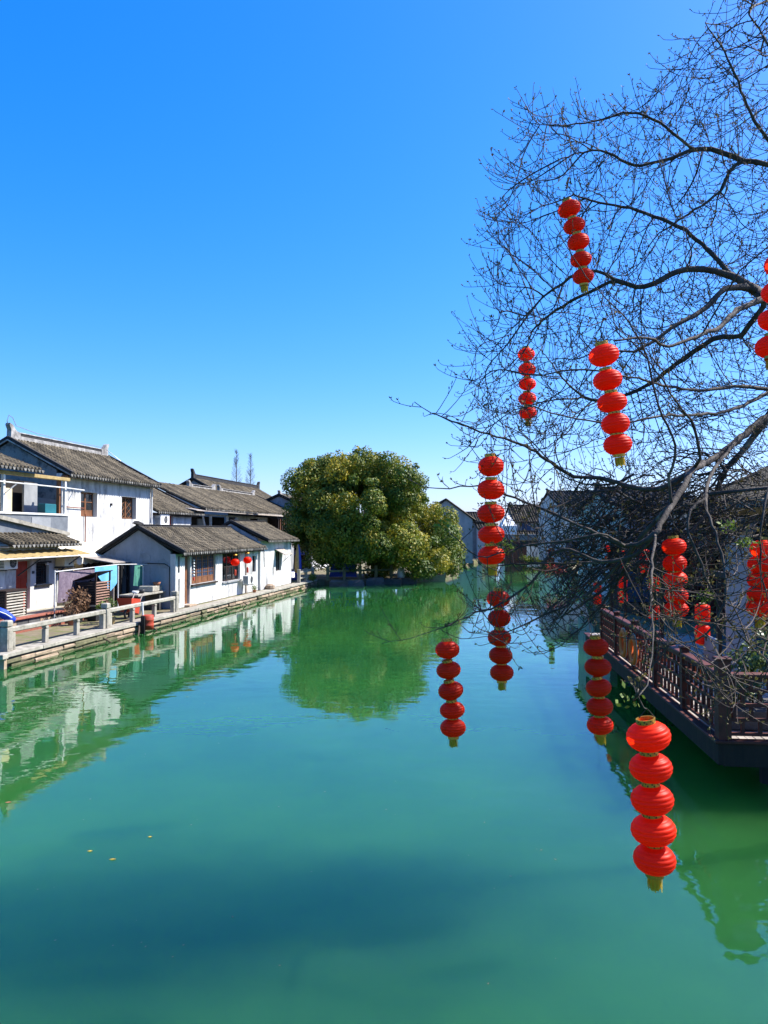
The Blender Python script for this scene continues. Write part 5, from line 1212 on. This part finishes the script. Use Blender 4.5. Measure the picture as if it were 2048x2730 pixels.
    zones = [([(2260, -160), (2000, -60), (1900, 60), (1800, 180), (1690, 270), (1560, 300), (1420, 290), (1365, 390), (1330, 520), (1310, 640), (1310, 760), (1290, 860), (1250, 960), (1240, 1040), (1330, 1120), (1500, 1180), (1700, 1230), (2260, 1230)], (9.6, 11.8), 6400),
             ([(1700, 700), (2048, 640), (2200, 800), (2200, 1200), (1700, 1200), (1500, 1000)], (9.7, 11.4), 1700),
             ([(1520, 1290), (1700, 1240), (2100, 1220), (2100, 1460), (1930, 1500), (1700, 1560), (1600, 1640), (1470, 1700), (1440, 1640), (1490, 1560), (1480, 1430)], (9.4, 10.9), 2600),
             ([(1150, 1080), (1330, 1110), (1500, 1180), (1520, 1290), (1480, 1430), (1440, 1640), (1380, 1720), (1180, 1720), (1300, 1560), (1330, 1420), (1280, 1250)], (8.3, 9.6), 700),
             ([(1700, 1560), (1930, 1500), (2100, 1460), (2100, 1800), (1950, 1900), (1800, 1760), (1720, 1750)], (6.5, 9.2), 420)]
    att = []
    for poly, (d0, d1), n in zones:
        xs = [p[0] for p in poly]; ys = [p[1] for p in poly]; k = 0
        while k < n:
            x, y = r.uniform(min(xs), max(xs)), r.uniform(min(ys), max(ys))
            if inpoly(x, y, poly): att.append(at(x, y, r.uniform(d0, d1))); k += 1
    for s in STRINGS:                        # twigs reach the points the lantern strings hang from
        h = at(s[0][0][0] + s[3], s[0][0][1] - s[4], s[1])
        for k in range(3): att.append(h + Vector((r.gauss(0, .01), r.gauss(0, .01), r.gauss(0, .01))))
    alive = list(range(len(att))); infl, kill = 1.3, .2
    grown = {}
    for it in range(60):
        if not alive: break
        kd = KDTree(len(P))
        for i, p in enumerate(P): kd.insert(p, i)
        kd.balance()
        acc = {}
        for a in alive:
            co, i, d = kd.find(att[a])
            if d < infl:
                v = (att[a] - P[i]) / max(d, 1e-6); acc[i] = acc.get(i, Vector()) + v
        new = []
        for i, v in acc.items():
            if v.length < 1e-4: continue
            d = v.normalized(); par = PAR[i]
            if par >= 0: d = (d + (P[i] - P[par]).normalized() * (1.3 if i >= n_hand else .2))
            d = (d + Vector((r.gauss(0, .10), r.gauss(0, .10), r.gauss(0, .10)))).normalized()
            g = grown.setdefault(i, [])
            if len(g) >= 3 or any(d.dot(x) > .93 for x in g): 
                continue
            g.append(d); new.append((P[i] + d * step, i))
        if not new: break
        kn = KDTree(len(new))
        for k, (p, i) in enumerate(new):
            kn.insert(p, k); P.append(p); PAR.append(i); RMIN.append(0)
        kn.balance()
        alive = [a for a in alive if kn.find(att[a])[2] > kill]
    n = len(P)
    kids = [[] for _ in range(n)]
    for i, p in enumerate(PAR):
        if p >= 0: kids[p].append(i)
    order = []; stack = [i for i in range(n) if PAR[i] < 0]
    while stack: i = stack.pop(); order.append(i); stack += kids[i]
    RAD = [0.0] * n; e = 2.35; tip = .0046
    for i in reversed(order):
        g_ = (sum(RAD[k] ** e for k in kids[i]) ** (1 / e)) if kids[i] else tip
        RAD[i] = max(RMIN[i], min(g_, RMIN[i] * 1.35)) if i < n_hand else g_
        if i >= n_hand: RAD[i] = min(RAD[i], .020)
    for _ in range(2):                       # ease the kinks of the grown twigs
        Q = [p.copy() for p in P]
        for i in range(n_hand, n):
            if kids[i]: k = max(kids[i], key=lambda c: RAD[c]); Q[i] = P[i] * .5 + (P[PAR[i]] + P[k]) * .25
        P[:] = Q
    # chains
    limbs, tw = [], MB()
    starts = [i for i in order if PAR[i] < 0] ; seen = set()
    stack = [(i, -1) for i in starts]
    while stack:
        i, par = stack.pop(); ch = [par] if par >= 0 else []
        while True:
            ch.append(i)
            if not kids[i]: break
            m = max(kids[i], key=lambda c: (RAD[c]))
            for c in kids[i]:
                if c != m: stack.append((c, i))
            i = m
        pts = [P[c] for c in ch]; rad = [RAD[c] for c in ch]
        if par >= 0: rad[0] = min(RAD[par], rad[1] * 1.25) if len(rad) > 1 else rad[0]
        if max(rad) > .016: limbs.append((pts, rad))
        else: tw.tube(pts, rad, 4 if rad[0] > .006 else 3, False)
    for pts, rad in limbs:
        part('limb', MB().tube(pts, [max(.003, q * (1 + r.gauss(0, .05))) for q in rad], 9), 'bark_grey', t, True)
    hk = KDTree(n)
    for i, p in enumerate(P): hk.insert(p, i)
    hk.balance()
    for st in STRINGS:
        h = at(st[0][0][0] + st[3], st[0][0][1] - st[4], st[1]); co, i, d = hk.find(h)
        e_ = h + (h - co).normalized() * .12 + Vector((0, 0, .03))
        part('hanging_twig', MB().tube([co, co.lerp(h, .5) + Vector((0, 0, .04 + .1 * d)), h, e_], [.010, .009, .007, .004], 6), 'bark_grey', t, True)
    # sheaf of long drooping branches in front of the deck
    dp = MB(); droop = []
    for k in range(230):
        x0, y0 = r.uniform(1580, 2030), r.uniform(1245, 1480); y0 += (x0 - 1800) * -.12
        ln = r.uniform(.5, 1.0); D0, D1 = r.uniform(9.2, 10.9), r.uniform(9.2, 10.8)
        x1, y1 = x0 - ln * r.uniform(120, 430), y0 + ln * r.uniform(-40, 360)
        if x1 < 1440: x1 = 1440 + r.uniform(0, 40)
        if y1 > 1700: y1 = 1700 - r.uniform(0, 60)
        a, b = at(x0, y0, D0), at(x1, y1, D1); pts = []
        sag = r.uniform(-.25, .30)
        for q in range(9):
            f = q / 8; p = a.lerp(b, f); p.z += sag * 4 * f * (1 - f) + r.gauss(0, .012); p.x += r.gauss(0, .012)
            pts.append(p)
        r0_ = r.choice((.006, .007, .009, .012)); rad = [r0_ * (1 - .55 * q / 8) for q in range(9)]
        if k < 70: part('branch', MB().tube(pts, [x * 1.4 for x in rad], 6), 'bark_grey', t, True)
        else: dp.tube(pts, rad, 4, False)
        droop.append(pts)
    part('drooping_twigs', dp, 'bark_grey', t, kind='stuff')
    # upturned shoots with buds and first leaves
    lf_ = MB(); sp = MB()
    def blade(p, d, s):
        e_ = d.cross(Vector((r.gauss(0, 1), r.gauss(0, 1), r.gauss(0, 1)))).normalized()
        lf_.add([p, p + d * s * .5 + e_ * s * .2, p + d * s, p + d * s * .5 - e_ * s * .2], [(0, 1, 2, 3)])
    def shoot(p, d, ln):
        d = d.normalized(); a = p; pts = [p]
        for k in range(3):
            d = (d + Vector((r.gauss(0, .15), r.gauss(0, .15), .28))).normalized(); a = a + d * ln / 3; pts.append(a)
        sp.tube(pts, [.0042, .0038, .0034, .0028], 3, False)
        for k in range(r.choice((2, 3, 3, 4))): blade(a, (d + Vector((r.gauss(0, .6), r.gauss(0, .6), r.gauss(0, .6)))).normalized(), r.uniform(.022, .05))
        if r.random() < .6: blade(pts[2], (d + Vector((r.gauss(0, .9), r.gauss(0, .9), r.gauss(0, .9)))).normalized(), r.uniform(.02, .04))
    def twiglet(p, d, ln):
        # a nearly straight young twig, bending up a little, with buds set along it
        d = d.normalized(); a = p; pts = [p]; m = max(3, int(ln / .08))
        for k in range(m):
            d = (d + Vector((r.gauss(0, .05), r.gauss(0, .05), .07 + r.gauss(0, .05)))).normalized(); a = a + d * ln / m; pts.append(a)
        sp.tube(pts, [.0056 - .0020 * k / m for k in range(m + 1)], 3, False)
        for k in range(1, m + 1):
            if r.random() < (.5 if k < m else 1):
                shoot(pts[k], d + Vector((r.gauss(0, .8), r.gauss(0, .8), r.gauss(.2, .6))) if k < m else d, r.uniform(.03, .085))
    for i in range(n_hand, n):
        d = P[i] - P[PAR[i]]
        if d.length < 1e-6: continue
        if not kids[i]: twiglet(P[i], d.normalized() + Vector((-.1, 0, .25)), r.uniform(.25, .55))
        elif r.random() < .26:
            q = d.normalized(); o2 = q.cross(Vector((r.gauss(0, 1), r.gauss(0, 1), r.gauss(0, 1)))).normalized()
            twiglet(P[i], q + o2 * r.uniform(.6, 1.1) + Vector((-.12, 0, .35)), r.uniform(.2, .6))
        elif r.random() < .2: shoot(P[i], d.normalized() + Vector((r.gauss(0, .9), r.gauss(0, .9), r.gauss(.3, .7))), r.uniform(.06, .16))
    for i in range(n_hand):
        if 0 < RAD[i] < .016 and r.random() < .4 and PAR[i] >= 0: twiglet(P[i], (P[i] - P[PAR[i]]).normalized() + Vector((r.gauss(0, .8), r.gauss(0, .8), r.gauss(.4, .6))), r.uniform(.15, .45))
    for pts in droop:
        for q in range(2, 9):
            if r.random() < .55: shoot(pts[q], (pts[q] - pts[q - 1]).normalized() + Vector((r.gauss(0, .7), r.gauss(0, .7), r.gauss(.2, .6))), r.uniform(.08, .3))
    part('twigs', tw, 'twig', t, kind='stuff'); part('shoots', sp, 'twig', t, kind='stuff'); part('leaf_buds', lf_, 'bud_leaf', t, kind='stuff')
    tuft = MB()
    for (px, py, D, nn) in ((1672, 1862, 5.4, 14), (1350, 1455, 8.3, 50), (1180, 1400, 8.3, 24), (1880, 1590, 8.2, 46), (1990, 1445, 8.0, 40), (1940, 1405, 8.1, 30)):
        leaves_mesh(tuft, at(px, py, D), (.11, .11, .07), nn, .05, r)
    part('leaf_tufts', tuft, 'green_leaf', t, kind='stuff')
    print('bare tree nodes', n, 'limbs', len(limbs))
    return t, P

# ------------------------------------------------------------------ lantern strings
# (lantern centres in photo pixels, metres ahead, lantern width in pixels, hook offset dx, hook height above the first centre, label)
STRINGS = [
    ([(1518, 557), (1531, 602), (1542, 645), (1549, 692), (1555, 737)], 9.5, 60, -6, 60, 'leaning string of five red lanterns highest against the sky'),
    ([(1403, 945), (1405, 985), (1406, 1024), (1406, 1063), (1407, 1100)], 12.6, 49, 0, 48, 'smallest string of five red lanterns against the blue sky at the crown edge'),
    ([(1610, 947), (1620, 1013), (1632, 1073), (1641, 1130), (1647, 1185)], 7.9, 79, -8, 75, 'large slanting string of five red lanterns in the middle of the bare crown'),
    ([(1309, 1243), (1309, 1305), (1309, 1368), (1310, 1425), (1310, 1480)], 8.5, 73, 0, 80, 'string of five red lanterns hanging before the far houses and bridge'),
    ([(1329, 1596), (1331, 1648), (1332, 1700), (1335, 1747), (1338, 1793)], 9.9, 63, -2, 60, 'string of five red lanterns over the water right below the far bridge'),
    ([(1193, 1732), (1196, 1786), (1202, 1841), (1206, 1893), (1208, 1940)], 8.7, 68, -2, 62, 'leftmost string of five red lanterns hanging over open water'),
    ([(1589, 1725), (1594, 1778), (1596, 1833), (1599, 1883), (1600, 1933)], 8.8, 69, 0, 62, 'string of five red lanterns in front of the near half of the lattice railing'),
    ([(1729, 1963), (1735, 2046), (1739, 2131), (1742, 2212), (1745, 2290)], 5.35, 114, -30, 110, 'nearest and largest string of five red lanterns low over the water'),
    ([(1797, 1457), (1799, 1502), (1800, 1545), (1803, 1587), (1803, 1625)], 9.0, 64, 0, 56, 'string of five red lanterns in front of the dark building behind the railing'),
    ([(2037, 1465), (2032, 1507), (2030, 1548), (2029, 1585), (2027, 1620)], 8.4, 74, 4, 62, 'string of five red lanterns before the white end wall near the right edge'),
    ([(2080, 705), (2074, 780), (2066, 853), (2057, 925)], 7.7, 84, 6, 80, 'string of red lanterns half cut by the right edge against the sky'),
]
def lantern_body_mesh():
    mb = MB(); n = 9; prof = [(.20, -.345)]
    for k in range(n):                          # ribbed bulging shell
        for f in (.0, .22, .5, .78):
            t = (k + f) / n; a = math.pi * (t - .5) * .86
            prof.append(((.5 * math.cos(a) ** .85) * (.945 + .055 * math.sin(math.pi * f) ** .6), .345 * math.sin(a) / math.sin(math.pi * .43)))
    prof.append((.20, .345))
    mb.lathe(prof, n=28); return mesh_of('lantern', mb, (0, 0, 0), 'lantern_red', True)
LB = lantern_body_mesh()
LC = mesh_of('collar', MB().lathe([(.185, -.05), (.215, -.05), (.215, .05), (.185, .05), (.185, -.05)], n=24), (0, 0, 0), 'gold', False)
ck = MB()
for k in range(9):
    a = 6.2832 * k / 9
    for q in range(2):
        a0, a1 = a + q * .22, a + q * .22 + .15
        z0, z1 = (-.04, 0) if q else (0, .04)
        ck.add([(.218 * math.cos(x), .218 * math.sin(x), z) for z in (z0, z1) for x in (a0, a1)], [(0, 1, 3, 2)])
LK = mesh_of('collar_pattern', ck, (0, 0, 0), 'gold_dark')
fr = MB(); r0 = random.Random(2)
for k in range(46):
    a = 6.2832 * k / 46; q = r0.uniform(.13, .185); l = r0.uniform(.24, .31)
    c = Vector((q * math.cos(a), q * math.sin(a), -.04)); e = Vector((-math.sin(a), math.cos(a), 0)) * .016
    b_ = c + Vector((r0.gauss(0, .012), r0.gauss(0, .012), -l))
    fr.add([c - e, c + e, b_ + e, b_ - e], [(0, 1, 2, 3)])
LT = mesh_of('tassel', fr, (0, 0, 0), 'tassel')
for cs, D, wpx, hx, hy, label in STRINGS:
    dia = wpx * D / FPX
    pts = [at(x, y, D) for x, y in cs]
    hook = at(cs[0][0] + hx, cs[0][1] - hy, D)
    t = thing('lantern_string', label, 'lantern string', WORLD, tuple(pts[-1]), 'strings of red lanterns hanging from the bare tree')
    up_end = pts[0] - pts[1]
    for k, p in enumerate(pts):
        ax = (pts[max(k - 1, 0)] - pts[min(k + 1, len(pts) - 1)]).normalized()
        tl = Vector((ax.x * .9 + r0.gauss(0, .05) - .02, r0.gauss(0, .05), ax.z)).normalized()
        rot = tl.to_track_quat('Z', 'Y').to_euler(); rot = (Vector((0, 0, 1)).rotation_difference(tl)).to_euler()
        o = piece('lantern', LB, t, p, rot, (dia * r0.uniform(.95, 1.03), dia * r0.uniform(.95, 1.03), dia * r0.uniform(.92, 1.04)))
        BASE[o.name] = Vector()
        for zc in ((.38,) if k else (.385,)):
            c = bpy.data.objects.new('collar', LC); col.objects.link(c); c.parent = o; c.location = (0, 0, zc)
            c.scale = (1, 1, 1) if k else (1, 1, 1.1)
            c2_ = bpy.data.objects.new('collar_pattern', LK); col.objects.link(c2_); c2_.parent = o; c2_.location = (0, 0, zc); c2_.rotation_euler = (0, 0, r0.uniform(0, 6))
        if k == len(pts) - 1:
            c = bpy.data.objects.new('collar', LC); col.objects.link(c); c.parent = o; c.location = (0, 0, -.37)
            c = bpy.data.objects.new('tassel', LT); col.objects.link(c); c.parent = o; c.location = (0, 0, -.40)
    top = pts[0] + up_end.normalized() * dia * .46
    part('cord', MB().tube([hook, hook.lerp(top, .6) + Vector((.004, 0, 0)), top + Vector((0, 0, .05))], .006, 4)
         .tube([top + Vector((-.19 * dia, 0, -.01)), top + Vector((0, 0, .055)), top + Vector((.19 * dia, 0, -.01))], .0035, 4), 'cord', t)

tree_o, TREE_P = bare_tree()

# ------------------------------------------------------------------ barrel lanterns in pairs above the deck
bm = MB(); prof = [(.18, -.5), (.36, -.46), (.42, -.38)]
for k in range(12): prof += [(.43, -.36 + k * .06), (.415, -.33 + k * .06)]
prof += [(.42, .38), (.36, .46), (.18, .5)]
bm.lathe(prof, n=18)
BL = mesh_of('barrel', bm, (0, 0, 0), 'lantern_red', True)
BC = mesh_of('cap', MB().lathe([(0, -.04), (.2, -.04), (.2, .04), (0, .04)], n=12), (0, 0, 0), 'gold')
for k, (px, y1, y2, D, wpx, lab) in enumerate(((1873, 1636, 1692, 15.2, 39, 'pair of barrel lanterns above the deck nearest the corner post'), (1745, 1558, 1632, 19, 29, 'pair of barrel lanterns above the deck left of the string before the dark building'),
        (1660, 1552, 1591, 23.5, 24, 'pair of barrel lanterns above the far end of the lattice railing'), (1593, 1566, 1598, 25, 21, 'pair of barrel lanterns beyond the far railing post'),
        (1718, 1480, 1512, 21, 24, 'higher pair of barrel lanterns between branches above the life rings'), (1664, 1478, 1504, 25, 15, 'small higher pair of barrel lanterns deep in the thicket'),
        (1620, 1463, 1490, 27, 14, 'small pair of barrel lanterns at the left of the thicket'), (1470, 1472, 1497, 44, 16, 'farthest pair of barrel lanterns beyond the thicket by the canal'))):
    dia = wpx * D / FPX / .86; p1, p2 = at(px, y1, D), at(px, y2, D)
    t = thing('barrel_lanterns', lab, 'lantern', WORLD, tuple(p2), 'pairs of barrel lanterns along the right bank')
    for p in (p1, p2):
        o = piece('barrel', BL, t, p, (r0.gauss(0, .04), r0.gauss(0, .04), 0), (dia, dia, dia * 1.12))
        for z in (.52, -.52): c = bpy.data.objects.new('cap', BC); col.objects.link(c); c.parent = o; c.location = (0, 0, z)
    ztop = 3.4 if D < 30 else p1.z + .9
    part('cord', MB().tube([(p1.x, p1.y, max(ztop, p1.z + dia * .6)), (p2.x, p2.y, p2.z)], .006, 4), 'cord', t)

# ------------------------------------------------------------------ floating leaves
for k, (px, py, s, lb) in enumerate(((300, 2292, .045, 'larger yellow leaf floating on the green water at lower left'), (240, 2270, .035, 'small yellow leaf floating left of the larger one'), (400, 2232, .03, 'tiny pale leaf floating on the water right of the yellow pair'), (22, 2140, .05, 'reddish leaf floating near the left edge of the water'))):
    r = ray(px, py); q = Vector((0, 0, CAM_H)) + r * (CAM_H / -r.z)
    single('floating_leaf', MB().add([(q.x - s, q.y, .006), (q.x, q.y - s * .5, .009), (q.x + s, q.y, .012), (q.x, q.y + s * .5, .01), (q.x - s, q.y, .002), (q.x, q.y - s * .5, .004), (q.x + s, q.y, .006), (q.x, q.y + s * .5, .005)],
           [(0, 1, 2, 3), (7, 6, 5, 4), (0, 4, 5, 1), (1, 5, 6, 2), (2, 6, 7, 3), (3, 7, 4, 0)]), 'leaf_yellow' if k < 3 else 'terracotta', WORLD, (q.x, q.y, 0), lb, 'leaf', 'leaves floating on the water')

# specks of drifting debris on the surface
sk_ = MB(); sr_ = random.Random(12)
for k in range(90):
    px, py = sr_.uniform(60, 1500), 1640 + 1000 * sr_.random() ** 1.6
    r = ray(px, py); q = Vector((0, 0, CAM_H)) + r * (CAM_H / -r.z); e = sr_.uniform(.006, .022); a = sr_.uniform(0, 6.28)
    if LEFT.inv(q).y > -.4: continue
    c_, s_ = math.cos(a) * e, math.sin(a) * e
    sk_.add([(q.x - c_, q.y - s_, .004), (q.x + s_ * .5, q.y - c_ * .5, .005), (q.x + c_, q.y + s_, .006), (q.x - s_ * .5, q.y + c_ * .5, .005)], [(0, 1, 2, 3)])
single('floating_debris', sk_, 'dry_leaf', WORLD, (0, 20, 0), 'scattered specks of petals and debris on the canal surface', 'debris', kind='stuff')
